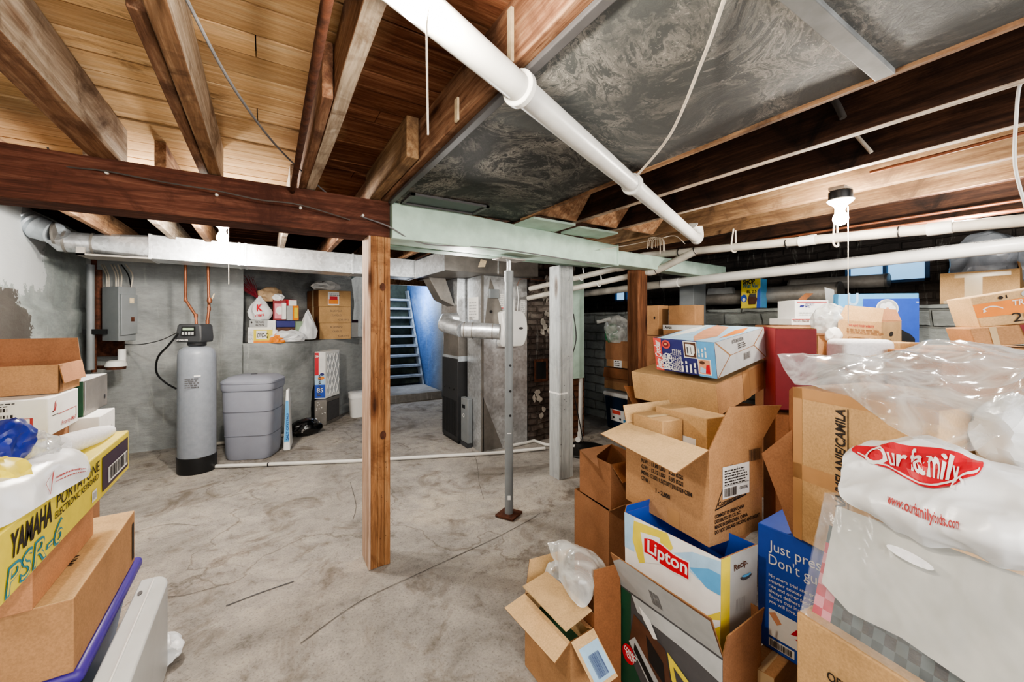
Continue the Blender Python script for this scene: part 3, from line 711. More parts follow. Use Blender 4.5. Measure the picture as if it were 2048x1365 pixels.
for i, x in enumerate([-1.15, -.72, -.47, .12, .55, .98, 1.35]):
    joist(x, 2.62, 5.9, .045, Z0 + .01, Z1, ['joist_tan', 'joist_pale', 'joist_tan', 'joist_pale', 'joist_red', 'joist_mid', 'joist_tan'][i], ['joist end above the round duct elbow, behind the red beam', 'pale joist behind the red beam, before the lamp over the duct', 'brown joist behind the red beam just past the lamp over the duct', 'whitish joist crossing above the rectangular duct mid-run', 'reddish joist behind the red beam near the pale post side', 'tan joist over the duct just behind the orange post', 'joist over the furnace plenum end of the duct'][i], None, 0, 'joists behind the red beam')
b = MB('gold'); b.box(.574, .584, .935, .955, Z0, 2.315); one(b, 'wood_strip', 'pale upright wood strip nailed to the heavy joist beside the black panel', 'strip')
b = MB('gold'); b.box(.576, .584, 1.30, 1.325, Z0 - .005, 2.24); one(b, 'wood_strip', 'pale splintered wood strip on the heavy joist near the mint paint flakes', 'strip')
# big red beam, green beam, posts
b = MB('beam'); n = 20
b.grid(lambda a, c: (XL + (0.635 - XL) * a, 2.42, 1.945 + .215 * c + .004 * noise.noise(V((a * 8, c, 0)))), n, 2)
b.box(XL, .635, 2.424, 2.60, 1.945, 2.16)
one(b, 'timber_beam', 'dark red-brown timber beam spanning above the floor to the orange post', 'beam', bevel=.003)
t = thing('painted_beam', 'mint green painted beam resting on the grey posts under the black panel', 'beam', (1.6, 2.5, 1.92))
b = MB('green'); b.hexa([(.64, 2.385, 1.94), (2.53, 2.40, 1.918), (2.53, 2.6, 1.918), (.64, 2.6, 1.94), (.64, 2.385, 2.172), (2.53, 2.40, 2.085), (2.53, 2.6, 2.085), (.64, 2.6, 2.172)])
part(b, 'beam_body', t, bevel=.006)
b = MB('greend'); b.box(.65, 2.45, 2.60, 2.72, 1.93, 1.96); part(b, 'lower_board', t, label='darker green underside board')
b = MB('green'); b.hexa([(2.53, 2.42, 1.93), (4.2, 2.44, 1.9), (4.2, 2.58, 1.9), (2.53, 2.58, 1.93), (2.53, 2.42, 2.05), (4.2, 2.44, 2.03), (4.2, 2.58, 2.03), (2.53, 2.58, 2.05)]); part(b, 'beam_extension', t, bevel=.006)
b = MB('green'); b.box(2.52, 2.535, 2.395, 2.605, 1.915, 2.09); part(b, 'end_collar', t)
b = MB('green'); b.hexa([(1.5, 2.16, 2.12), (1.86, 2.16, 2.12), (1.86, 2.40, 2.12), (1.5, 2.4, 2.12), (1.5, 2.16, 2.135), (1.86, 2.16, 2.135), (1.86, 2.4, 2.135), (1.5, 2.4, 2.135)]); part(b, 'soffit_board', t)
b = MB('green'); b.box(1.92, 2.3, 2.18, 2.40, 2.115, 2.13); part(b, 'soffit_board', t)
for i, x in enumerate((1.55, 1.955, 2.38)):
    b = MB('joist_tan'); b.hexa([(x, 2.2, Z0), (x + .35, 2.2, Z0), (x + .35, 2.22, Z0), (x, 2.22, Z0), (x, 2.02, Z1), (x + .35, 2.02, Z1), (x + .35, 2.04, Z1), (x, 2.04, Z1)])
    one(b, 'blocking_board', ['slanted tan board between the first two dark joists above the green beam', 'slanted tan board between dark joists above the green beam, second from the black panel', 'slanted board between dark joists above the green beam, third from the black panel'][i], 'board', 'slanted boards closing the joist bays')
t = thing('timber_post', 'orange-brown built-up timber post standing under the end of the red beam', 'post', (.6, 2.49, 0))
b = MB('post_o')
for y0, y1 in ((2.405, 2.405),): pass
for x0, x1 in ((.522, .559), (.560, .598), (.599, .634)): b.box(x0, x1, 2.402 if x0 < .56 else 2.405, 2.575, 0.004, 1.945)
part(b, 'post_boards', t, bevel=.003)
b = MB('post_p'); b.box(.510, .522, 2.404, 2.58, .004, 1.945); part(b, 'side_board', t, label='pale pinkish side board', bevel=.002)
b = MB('rust')
r = random.Random(4)
f = Fr((.522, 2.402, 0), (.634, 2.404, 0), (.634, 2.404, 1.94), (.522, 2.402, 1.94))
for i in range(26): b.disc(f, r.choice((.15, .3, .52, .8)) + r.uniform(-.06, .06), r.uniform(.03, .97), .02, .0014, .002, 8)
b.disc(f, .62, .40, .16, .013, .0022, 16); b.disc(f, .6, .85, .15, .012, .0022, 16); o = part(b, 'nail_holes', t, label='dark knots and nail holes'); o['kind'] = 'stuff'
# grey painted post with its skirting board
t = thing('painted_post', 'grey painted wooden post standing on the mossy concrete mound', 'post', (2.24, 2.84, .05))
b = MB('post_g'); b.box(2.155, 2.27, 2.715, 2.86, .05, 1.93); part(b, 'post_body', t, bevel=.006)
b = MB('post_g'); b.box(2.272, 2.315, 2.72, 2.86, .05, 1.93); part(b, 'side_board', t, bevel=.004)
f = Fr((2.155, 2.86, .05), (2.155, 2.715, .05), (2.155, 2.715, 1.93), (2.155, 2.86, 1.93))
b = MB('white'); b.decal(f, .0, 1.0, .405, .413); f2 = Fr((2.155, 2.715, .05), (2.27, 2.715, .05), (2.27, 2.715, 1.93), (2.155, 2.715, 1.93)); b.decal(f2, 0, .8, .405, .413); part(b, 'paint_line', t, label='white paint line')
b = MB('greyd'); r = random.Random(2)
b.shape(f2, [(.2, .02), (.23, .03), (.26, .55), (.24, .8), (.25, 1), (.22, 1), (.21, .6)]); 
for i in range(12): b.disc(f2, r.uniform(.1, .95), r.uniform(.1, .98), .04, .002, .002, 8)
part(b, 'paint_crack', t, label='dark crack and nail dents')
# steel jack post
t = thing('jack_post', 'grey steel telescoping jack post on a rusty square plate', 'post', (1.545, 2.545, 0))
b = MB('graymetal'); b.lathe((1.545, 2.545, .02), [(.031, 0), (.031, 1.72), (.034, 1.72), (.034, 1.80), (.028, 1.80)], 24); part(b, 'outer_tube', t)
b = MB('galv'); b.lathe((1.545, 2.545, 1.80), [(.017, 0), (.017, .10)], 16); part(b, 'screw', t)
b = MB('rust'); b.rbox((1.545, 2.545, .012), .15, .15, .016, .5); part(b, 'base_plate', t, label='rusty base plate', bevel=.003)
b = MB('steel'); b.rbox((1.545, 2.545, 1.905), .22, .12, .014, .1); part(b, 'top_plate', t, bevel=.003)
f = Fr((1.50, 2.5, 0), (1.56, 2.49, 0), (1.56, 2.49, 2), (1.50, 2.5, 2))
b = MB('black')
for z in (1.12, .93, .75): b.lathe((1.545 - .008, 2.545 - .03, z), [(.009, 0), (.009, .004)], 12, (-.25, -1, 0))
part(b, 'pin_hole', t); b = MB('white'); b.rbox((1.529, 2.517, .145), .022, .004, .03, -.5); b.rbox((1.53, 2.516, .62), .03, .004, .006, -.5); part(b, 'paint_mark', t)
# brown post further along
b = MB('post_b'); b.box(2.94, 3.07, 2.54, 2.67, 0, 1.93); one(b, 'timber_post', 'dark brown rough post standing among the stacked cartons', 'post', bevel=.006)
b = MB('graymetal'); b.box(4.05, 4.28, 2.72, 2.9, 0, 1.9); one(b, 'wall_pier', 'grey painted pier against the wall above the stacked brown cartons', 'pier', bevel=.006)

# ================================================================ black dusty panel between joists
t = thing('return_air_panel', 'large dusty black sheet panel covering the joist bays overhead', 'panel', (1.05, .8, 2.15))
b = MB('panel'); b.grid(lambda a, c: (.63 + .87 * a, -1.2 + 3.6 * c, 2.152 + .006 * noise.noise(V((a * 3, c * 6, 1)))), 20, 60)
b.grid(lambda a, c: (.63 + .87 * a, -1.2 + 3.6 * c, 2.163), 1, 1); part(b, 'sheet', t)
b = MB('seam'); b.box(.64, 1.49, .385, .43, 2.136, 2.152); part(b, 'seam_strip', t, label='pale lapped seam strip', bevel=.003)
b = MB('joist_tan'); b.box(1.488, 1.505, -1.2, 2.3, 2.138, 2.156); part(b, 'edge_batten', t, label='tan wooden edge batten')
b = MB('greyd'); b.box(.61, .64, -1.2, 2.36, 2.135, 2.152); part(b, 'edge_strip', t, bevel=.003)
t2 = thing('register_frame', 'narrow open register frame set in the black panel beside the green beam', 'register', (.9, 2.25, 2.14))
b = MB('greyd')
for q in ((.68, 1.16, 2.14, 2.155), (.68, 1.16, 2.335, 2.35), (.68, .70, 2.14, 2.35), (1.14, 1.16, 2.14, 2.35)): b.box(*q, 2.138, 2.15)
part(b, 'frame', t2); b = MB('black'); b.box(.70, 1.14, 2.155, 2.335, 2.146, 2.15); part(b, 'opening', t2)
b = MB('green'); b.shape(Fr((.63, 2.3, 2.15), (.63, 1.2, 2.15), (.76, 1.2, 2.15), (.76, 2.3, 2.15)), [(.62, .0), (.98, .0), (.9, .3), (.8, .62), (.7, .5), (.6, .9), (.45, .5), (.3, .2)], .008)
part(b, 'paint_flake', t, label='flaking mint paint at the panel edge')

# ================================================================ pipes, wires overhead
def pipe(pts, r, m, name, label, cat='pipe', smooth=0, n=14, fit=(), group=None, fm=None, base=None):
    t = thing(name, label, cat, base or min((V(p) for p in pts), key=lambda p: p.z), group)
    b = MB(m); b.tube(pts, r, n, True, smooth); part(b, 'pipe_run', t)
    for (p, q, rr) in fit: b = MB(fm or m); b.tube([p, q], rr, 18); part(b, 'coupling', t, bevel=.002)
    return t
P0, P1 = W(838, 2, .775), W(1392, 478, 2.99); dirp = (P1 - P0).normalized(); P0.z = P1.z = 2.065
dirp = (P1 - P0).normalized()
el = [P1 - dirp * .02, P1 + dirp * .03 + V((0, 0, .0)), P1 + dirp * .085 + V((0, 0, .035)), P1 + dirp * .085 + V((0, .01, .10)), P1 + dirp * .03 + V((0, .03, .125))]
t = thing('drain_pipe', 'fat white waste pipe slanting under the black panel with collars', 'pipe', (1.4, 1.2, 2.03))
b = MB('pvc'); b.tube([P0 - dirp * .8, P1], .036, 24); part(b, 'pipe_run', t)
for q, m_ in ((W(1043, 180, 1.056), 'pvc'), (W(1273, 365, 1.79), 'pvc')):
    k = (q - P0).dot(dirp); c = P0 + dirp * k
    b = MB('pvc'); b.tube([c - dirp * .011, c + dirp * .011], .048, 24); part(b, 'collar', t, bevel=.003)
b = MB('pvc'); b.tube(el, .039, 18, True, 4); part(b, 'elbow', t)
Q = lambda u, v, X: WX(u, v, X)
def prun(name, label, pix, X, r, m, **k): return pipe([WX(u, v, X) for u, v in pix], r, m, name, label, **k)
# upper drain pair, lower drain
XA = 3.12
a0 = WX(2048, 441, XA) + V((0, -.9, 0)); a1 = WX(1360, 505, XA); a2 = WX(1290, 511, XA)
t = thing('drain_pipe', 'upper white plastic drain pipe running under the joists with black tie bands', 'pipe', a2)
b = MB('pvcd'); b.tube([a0, WX(2048, 441, XA), a1, a2], .03, 18); part(b, 'pipe_run', t)
e1 = W(1252, 533, 3.8); e2 = W(1060, 578, 4.55)
b = MB('pvcd'); b.tube([a2, a2 + (e1 - a2) * .35 + V((0, .03, .008)), e1, e1 + (e2 - e1) * .08], .033, 16, True, 4); part(b, 'elbow', t)
b = MB('pvcd'); b.tube([e1, e2], .028, 16); part(b, 'pipe_run', t)
g0 = W(1392, 502, 3.40); g1 = W(1314, 541, 3.72); g2 = W(1056, 597, 4.55)
b = MB('pvcd'); b.tube([g0, g0 + (g1 - g0) * .2, g1, g1 + (g2 - g1) * .06], .033, 16, True, 4); part(b, 'elbow', t)
b = MB('pvcd'); b.tube([g1, g2], .028, 16); part(b, 'pipe_run', t)
for u in (1615, 1880):
    c = WX(u, 505 - (u - 1360) * .093, XA); b = MB('pvc'); b.tube([c - V((0, .05, 0)), c + V((0, .05, 0))], .035, 18); part(b, 'coupling', t, bevel=.003)
for c, d in ((e1, e1 - a2), (g1, g1 - g0), (a1, a2 - a1), (g0, g1 - g0), (WX(1575, 487, XA), V((0, 1, 0))), (WX(1800, 464, XA), V((0, 1, 0)))):
    d = d.normalized(); b = MB('black'); b.tube([c, c + d * .006], .0345, 18); part(b, 'tie_band', t)
XB = 3.75
b0 = WX(2048, 482, XB) + V((0, -1.0, 0)); b1 = WX(1340, 567, XB); b2 = WX(1168, 588, XB)
t = thing('drain_pipe', 'lower white drain pipe with printed markings passing in front of the windows', 'pipe', b2)
b = MB('pvc'); b.tube([b0, b1], .045, 20); part(b, 'pipe_run', t)
b = MB('pvcd'); b.tube([b1, b2], .044, 20); part(b, 'pipe_run', t, label='dustier pipe section')
b = MB('pvc'); b.tube([b1 - V((0, .12, 0)), b1 + V((0, .1, 0))], .051, 20); part(b, 'coupling', t, bevel=.003)
# print along the pipe
fr = Fr(WX(1560, 535, XB) + V((-.046, 0, -.01)), WX(2046, 476, XB) + V((-.046, 0, -.01)), WX(2046, 476, XB) + V((-.046, 0, .02)), WX(1560, 535, XB) + V((-.046, 0, .02)))
b = MB('greyd')
for s in (.02, .3, .62, .86): b.text(fr, 'PVC-DWV SCH 40  ASTM D2665', s, .2, .011)
part(b, 'lettering', t)
for i, (u, v, vt) in enumerate(((1464, 492, 442), (1668, 478, 462))):
    p = WX(u, v, XA - .01); h = WX(u + 3, vt, XA - .02)
    b = MB('cord'); b.tube([V((h.x, h.y, Z0)), p + V((-.01, 0, 0)), p + V((0, -.005, -.045)), p + V((.05, -.005, -.04)), p + V((.055, 0, 0)), V((p.x + .05, p.y, Z0))], .006, 8, True, 4)
    one(b, 'pipe_hanger', ['white plastic hanger looped under the upper drain pipe near the elbow', 'cream wire hanger looped under the upper drain pipe by the lit bulb'][i], 'hanger')
for i, (c, rr) in enumerate(((e1 + (e2 - e1) * .42, .03), (g1 + (g2 - g1) * .40, .03))):
    b = MB('white'); b.tube([c + V((.02, 0, .09)), c + V((.036, 0, 0)), c + V((0, 0, -.036)), c + V((-.036, 0, 0))], .006, 8, True, 4); one(b, 'pipe_hanger', ['small white hook hanger on the far drain pipe under the mint beam', 'small white hook hanger on the lower of the paired drain pipes near the grey post'][i], 'hanger')
prun('copper_pipe', 'bright copper pipe running below the tan joist above the drain pipes', [(2060, 418), (1700, 466), (1480, 496)], 3.3, .011, 'copper')
prun('copper_pipe', 'thin copper pipe tucked under the tan joist, upper of two', [(2060, 398), (1700, 454), (1480, 490)], 3.42, .008, 'copper')
prun('copper_pipe', 'slim copper tube beside the joist behind the lamp block', [(2060, 262), (1740, 345)], 2.45, .007, 'copper')
b = MB('rust'); b.tube([(.105, -1, 2.13), (.112, .9, 2.13), (.123, 2.41, 2.135)], .0125, 14); one(b, 'rusty_pipe', 'rusty iron pipe hanging beside the brown joist above the red beam', 'pipe')
b = MB('pvc'); b.tube([(-.02, .83, 2.2), (.1, .87, 2.2), (.185, .88, 2.21)], .011, 12); one(b, 'plastic_pipe', 'short white plastic pipe poking between the boards near the rusty pipe', 'pipe')
def wire(pts, r, m, name, label, sm=6, cat='wire'): b = MB(m); b.tube(pts, r, 8, True, sm); return one(b, name, label, cat)
wire([W(370, -8, .85), W(470, 180, 1.1), W(560, 300, 1.7), W(640, 375, 2.2), W(705, 425, 2.30), W(775, 452, 2.33), W(850, 488, 2.5), W(1000, 498, 2.75), W(1200, 530, 3.27)], .004, 'cable', 'grey_cable', 'grey cable hanging across the boards down to the orange post top')
wire([W(95, 295, 1.66), W(120, 330, 1.68), W(210, 342, 1.73), W(330, 365, 1.81), W(430, 381, 1.89), W(520, 400, 1.98), W(600, 410, 2.07), W(700, 440, 2.25)], .0035, 'wire', 'old_wire', 'old dark wire pinned along the face of the red beam')
t = None
for i, (u, v, d) in enumerate(((210, 342, 1.725), (430, 381, 1.88), (603, 410, 2.08), (728, 429, 2.28))):
    p = W(u, v, d); b = MB('ceramic'); b.lathe((p.x, 2.42, p.z), [(.007, 0), (.008, .012), (.005, .018)], 10, (0, -1, 0))
    one(b, 'porcelain_insulator', ['small white knob on the red beam nearest the hewn joist', 'small white knob on the red beam below the split joist', 'small white knob on the red beam below the rusty pipe', 'small white knob on the red beam beside the orange post'][i], 'knob', 'white knobs pinning the old wire')
wire([W(1450, -6, .85), W(1405, 120, 1.05), W(1340, 270, 1.4), W(1275, 350, 1.72)], .005, 'cord', 'hanging_flex', 'pale cord hanging from the black panel to the slanting waste pipe')
wire([W(2060, 158, 1.3), W(2040, 170, 1.32), W(2033, 230, 1.35), W(2030, 330, 1.4), W(2052, 415, 1.42)], .005, 'white', 'white_cable', 'white cable drooping below the joists at the frame edge')
for i, (pts, m_) in enumerate(((((1650, 190), (1675, 205), (1693, 240)), 'wire'), (((1716, 272), (1732, 290), (1748, 308)), 'cord'))):
    b = MB(m_); b.tube([WX(u, v, 1.92 + .42 * i) - V((.03, 0, 0)) for u, v in pts], .012 if i == 0 else .008, 10, True, 4); one(b, 'conduit_stub', ['short brown conduit stub poking out beside the black panel edge', 'short pale cable stub between two dark joists above the lamp block'][i], 'conduit')
# bundle of loose pale wire by the green beam end
t = thing('wire_bundle', 'tangled bundle of pale bell wire hanging at the end of the mint beam', 'wire', W(1315, 490, 3.3))
r = random.Random(9)
b = MB('cord')
for i in range(16):
    a = r.uniform(0, 6.28); q = W(1315, 480, 3.3); s_ = .06 + .05 * r.random()
    b.tube([q + V((0, 0, .02)), q + V((math.cos(a) * s_, math.sin(a) * s_ * .5, .0)), q + V((math.cos(a) * s_ * 1.2, math.sin(a) * s_ * .6, -.05 - .06 * r.random()))], .003, 6, True, 4)
part(b, 'loops', t); b = MB('cord'); b.tube([W(1315, 478, 3.3), W(1260, 490, 3.3), W(1200, 500, 3.2)], .003, 6, True, 4); b.tube([W(1318, 478, 3.3), W(1350, 472, 3.3), W(1370, 488, 3.3)], .003, 6, True, 4); part(b, 'lead', t)

# ================================================================ lamps
def lamp(p, label, mb_, holder=True, chain=.55, top=None, clabel=None, rb=.034, tm='joist_pale'):
    t = thing('bare_bulb_lamp', label, 'lamp', p)
    b = MB(mb_); b.lathe(p, [(.002, -rb), (rb * .5, -rb * .87), (rb * .87, -rb * .5), (rb, 0), (rb * .9, rb * .45), (rb * .6, rb * 1.0), (rb * .42, rb * 1.5)], 24); part(b, 'bulb', t)
    b = MB('ceramic'); b.lathe(p + V((0, 0, rb * 1.4)), [(.02, 0), (.024, .01), (.03, .022), (rb * 1.55, .04), (rb * 1.75, .05), (rb * 1.6, .056)], 28); part(b, 'socket', t, label='white porcelain socket')
    if holder: b = MB('black'); b.lathe(p + V((0, 0, rb * 1.4 + .056)), [(.05, 0), (.052, .006), (.052, .04), (.045, .045)], 24); part(b, 'junction_box', t, label='dark round junction box')
    if top: b = MB(tm); b.rbox(top[0], *top[1]); part(b, 'mounting_block', t, label='wooden mounting block', bevel=.002)
    if chain:
        q = p + V((.038, -.02, rb * 1.4 + .02)); b = MB('cord'); b.tube([q, q + V((.002, 0, -chain))], .0022, 6); part(b, 'pull_string', t, label='thin pull string')
    return t
LP = [W(832, -4, .66), W(445, 476, 3.0), W(1681, 438, 2.12)]
lamp(LP[0], 'glaring bare bulb beside the fat white waste pipe overhead', 'bulb', True, .0); lamp1 = bpy.data.objects['bare_bulb_lamp']; b = MB('cord'); q = W(853, 50, .62); b.tube([LP[0] + V((.03, 0, .05)), q, W(856, 270, .62)], .0016, 6); part(b, 'pull_string', lamp1, label='pale dangling pull string')

lamp(LP[1], 'lit bulb in a white porcelain holder in front of the long rectangular duct', 'bulb2', False, .42, (LP[1] + V((0, 0, .19)), (.2, .045, .16)), None, .038, 'joist_dark')
lamp(LP[2], 'lit bulb in a dark round box below the joists over the cartons', 'bulb2', True, .62, (LP[2] + V((.0, .0, .155)), (.11, .07, .018)))
# ================================================================ ducts and furnace
t = thing('supply_duct', 'long rectangular galvanised duct running below the joists behind the red beam', 'duct', (.1, 4.75, 1.97))
b = MB('galv'); b.hexa([(-.86, 4.6, 1.99), (1.52, 4.6, 1.955), (1.52, 4.92, 1.955), (-.86, 4.92, 1.99), (-.86, 4.6, 2.2), (1.52, 4.6, 2.165), (1.52, 4.92, 2.165), (-.86, 4.92, 2.2)]); part(b, 'trunk', t, bevel=.003)
for x in (-.86, -.22, -.17, .80, 1.5): b = MB('galv'); b.box(x, x + .022, 4.594, 4.926, 1.985 - (x + .86) * .0147, 2.205 - (x + .86) * .0147); part(b, 'drive_cleat', t, bevel=.002)
b = MB('galvd'); b.box(-1.3, -.86, 4.6, 4.9, 1.985, 2.0); b.box(-1.3, -1.25, 4.6, 4.62, 1.985, 2.05); part(b, 'end_tray', t)
cen = WY(187, 481, 4.68); n = 28; ring0 = []; ring1 = []
for k in range(n):
    a = 2 * math.pi * k / n; ring0.append(V((cen.x, 4.73 + .088 * math.cos(a), 2.10 + .088 * math.sin(a))))
    ca, sa = math.cos(a), math.sin(a); q = max(abs(ca), abs(sa)); ring1.append(V((-.86, 4.75 + .148 * ca / q, 2.095 + .1 * sa / q)))
b = MB('galv'); b.add(ring0 + ring1, [(k, (k + 1) % n, n + (k + 1) % n, n + k) for k in range(n)]); part(b, 'transition', t)
cw = V((cen.x, 4.73, 2.10))
t = thing('round_duct', 'round foil-taped duct elbow entering the rectangular duct by the cracked wall', 'duct', cw)
pp = [cw, cw + V((-.2, -.01, 0))] + [W(u, v, d) for u, v, d in ((112, 468, 3.22), (82, 458, 3.2), (52, 442, 3.17), (22, 422, 3.13), (-60, 366, 3.05))]
b = MB('galv'); b.tube(pp[:3], .086, 28); part(b, 'straight_section', t)
fp = catmull(pp[2:], 6); r = random.Random(4)
b = MB('foil'); b.tube(fp, [.088 + .006 * (i % 3 == 1) + r.uniform(-.003, .004) for i in range(len(fp))], 28); part(b, 'foil_wrap', t, label='crinkled silver foil wrap', angle=30)
for q, w in ((cw + V((-.01, 0, 0)), .09), (cw + V((-.17, -.01, 0)), .089), (pp[2], .093)): b = MB('steel'); b.tube([q - V((.008, 0, 0)), q + V((.008, 0, 0))], w, 28); part(b, 'band', t)
t = thing('plenum', 'wide grey sheet-metal plenum box above the silver furnace casing', 'duct', (2.1, 4.1, 1.95))
b = MB('steel'); b.box(1.5, 2.65, 3.72, 4.56, 1.952, 2.14); part(b, 'plenum_box', t, bevel=.004)
b = MB('galv'); b.box(1.494, 1.51, 3.715, 4.57, 1.945, 2.145); part(b, 'corner_cleat', t); b = MB('galv'); b.box(2.12, 2.13, 3.71, 3.73, 1.95, 2.14); part(b, 'seam_cleat', t)
f = Fr((1.5, 3.72, 1.95), (2.65, 3.72, 1.95), (2.65, 3.72, 2.14), (1.5, 3.72, 2.14)); b = MB('gold'); b.shape(f, [(.33, .3), (.40, .34), (.42, .68), (.36, .75)], .004); part(b, 'paper_tag', t, label='yellowed paper tag')
FX, FY = 1.99, 3.90
t = thing('furnace', 'tall silver sheet-metal furnace casing with black cabinet and bypass elbow', 'furnace', (2.25, 4.3, 0))
b = MB('galv'); b.box(2.02, 2.62, 3.90, 4.27, .0, 1.95); part(b, 'return_casing', t, bevel=.004)
b = MB('steel')
for z in (1.36,): b.box(2.015, 2.625, 3.893, 4.275, z, z + .02)
b.box(2.015, 2.04, 3.893, 3.91, 0, 1.95); b.box(2.40, 2.41, 3.893, 3.9, 0, 1.36); part(b, 'casing_seam', t)
b = MB('steel'); b.prism([(2.03, 3.893, .02), (2.28, 3.893, .02), (2.03, 3.893, .62)], (0, .004, 0)); part(b, 'cross_brake', t); b = MB('steel'); b.prism([(2.12, 3.893, 1.93), (2.35, 3.893, 1.4), (2.05, 3.893, 1.4)], (0, .004, 0)); part(b, 'cross_brake', t)
b = MB('darkmetal'); b.box(1.92, 2.3, 4.32, 4.8, .03, 1.0); part(b, 'lower_cabinet', t, label='black lower cabinet', bevel=.006)
b = MB('black')
for i in range(16):
    y = 4.36 + .42 * i / 15; b.box(1.917, 1.92, y, y + .008, .08, .5)
for y in (4.42, 4.56, 4.70): b.box(1.912, 1.92, y, y + .02, .62, .64)
part(b, 'louvre', t)
b = MB('steel'); b.box(1.93, 2.3, 4.32, 4.78, 1.0, 1.42); part(b, 'coil_casing', t, bevel=.004)
b = MB('galv'); b.box(1.91, 2.3, 4.31, 4.8, 1.42, 1.95); b.box(1.90, 2.3, 4.3, 4.81, 1.42, 1.45); part(b, 'upper_plenum', t, bevel=.004)
b = MB('foil'); b.box(1.925, 2.3, 4.315, 4.79, .97, 1.03); part(b, 'foil_tape', t, label='wrinkled foil tape band')
b = MB('black'); b.box(1.93, 2.3, 4.325, 4.78, 0, .03); part(b, 'base', t)
t2 = thing('control_box', 'narrow grey control box standing in front of the black furnace cabinet', 'box', (1.99, 4.24, 0))
b = MB('graymetal'); b.box(1.955, 2.015, 4.12, 4.31, .05, .56); part(b, 'case', t2, bevel=.008)
f = Fr((1.955, 4.31, .05), (1.955, 4.12, .05), (1.955, 4.12, .56), (1.955, 4.31, .56))
b = MB('black'); b.decal(f, .2, .62, .76, .84); part(b, 'dark_slot', t2); b = MB('white'); b.disc(f, .42, .6, .13, .045); b.mat('graymetal').disc(f, .42, .6, .08, .028, .0025); part(b, 'dial', t2, label='white round dial')
b = MB('charcoal'); b.box(1.95, 2.01, 4.125, 4.305, .0, .05); part(b, 'foot', t2)
# transition from plenum side
t3 = thing('damper_duct', 'slanted sheet-metal take-off between the plenum and furnace side', 'duct', (1.9, 4.4, 1.6))
b = MB('steel'); b.hexa([(1.74, 4.40, 1.70), (1.92, 4.40, 1.62), (1.92, 4.62, 1.62), (1.74, 4.62, 1.70), (1.60, 4.40, 1.95), (1.80, 4.40, 1.95), (1.80, 4.62, 1.95), (1.60, 4.62, 1.95)]); part(b, 'take_off', t3, bevel=.004)
# round elbow
t4 = thing('bypass_pipe', 'shiny round bypass pipe with elbow crossing the front of the silver furnace', 'duct', W(940, 660, 4.05))
A = W(893, 640, 4.4); B = W(890, 650, 4.12); Cc = W(925, 660, 3.95); D = W(1000, 664, 3.92)
b = MB('galv'); b.tube([A + V((.12, 0, 0)), A, B, Cc], .078, 26); part(b, 'elbow', t4, angle=25)
b = MB('galv'); b.tube([Cc, D], .078, 26); part(b, 'straight_run', t4)
b = MB('steel'); dd = (D - Cc).normalized()
for k in (.02, .1, .3): b.tube([Cc + dd * k, Cc + dd * (k + .008)], .081, 26)
part(b, 'crimp_band', t4)
t5 = thing('humidifier', 'white rounded humidifier housing on the front of the silver furnace', 'humidifier', (2.4, 3.82, 1.3))
h0, h1 = W(994, 628, 4.1), W(1042, 628, 4.25)
b = MB('white'); x0, x1 = 2.20, 2.53
poly = []
for a in range(0, 19): w = math.pi * a / 18; poly.append(V((x1 - .06 + .06 * math.sin(w) + .03 * math.sin(w), 3.9, 1.36 + .2 * math.cos(w))))
poly += [V((x0 + .02, 3.9, 1.16)), V((x0, 3.9, 1.2)), V((x0 + .04, 3.9, 1.36)), V((x0 + .01, 3.9, 1.54)), V((x0 + .05, 3.9, 1.56))]
b.prism(poly, (0, -.1, 0)); part(b, 'housing', t5, bevel=.012)
b = MB('greyd'); f = Fr((x0, 3.8, 1.1), (x1, 3.8, 1.1), (x1, 3.8, 1.6), (x0, 3.8, 1.6)); b.disc(f, .8, .53, .09, .028, .004); part(b, 'oval_badge', t5, label='dark oval badge')
f = Fr((2.02, 3.9, 0), (2.62, 3.9, 0), (2.62, 3.9, 1.95), (2.02, 3.9, 1.95)); t6 = None
b = MB('paper'); b.decal(f, .37, .47, .82, .9, .003); b.decal(f, .62, .7, .76, .87, .003); b.decal(f, .84, .95, .74, .87, .003); b.mat('gray').scribble(f, .85, .75, .06, .2, 9, 3); b.scribble(f, .38, .83, .05, .13, 6, 4)
b.mat('redp').decal(f, .39, .45, .815, .82, .004)
part(b, 'sticker', t, label='white paper stickers')
b = MB('paper'); f2 = Fr((2.02, 4.27, 0), (2.02, 3.9, 0), (2.02, 3.9, 1.95), (2.02, 4.27, 1.95)); b.decal(f2, .1, .8, .75, .88, .003); b.mat('gray').scribble(f2, .15, .76, .2, .2, 6, 5); part(b, 'sticker', t, label='white instruction sheet')
b = MB('graymetal'); b.box(2.10, 2.22, 3.86, 3.9, 1.70, 1.80); part(b, 'junction_cover', t, bevel=.005)
b = MB('black'); b.lathe((2.13, 3.893, 1.55), [(.018, 0), (.018, .006)], 14, (0, -1, 0)); part(b, 'port', t)
b = MB('white'); b.tube([(2.46, 3.87, 1.85), (2.47, 3.86, 1.7), (2.455, 3.86, 1.56)], .004, 6, True, 4); b.mat('copper').tube([(2.46, 3.87, 1.85), (2.5, 3.83, 1.93), (2.75, 3.75, 1.92), (2.85, 3.8, 2.0)], .0025, 6, True, 4); part(b, 'thermostat_wire', t)
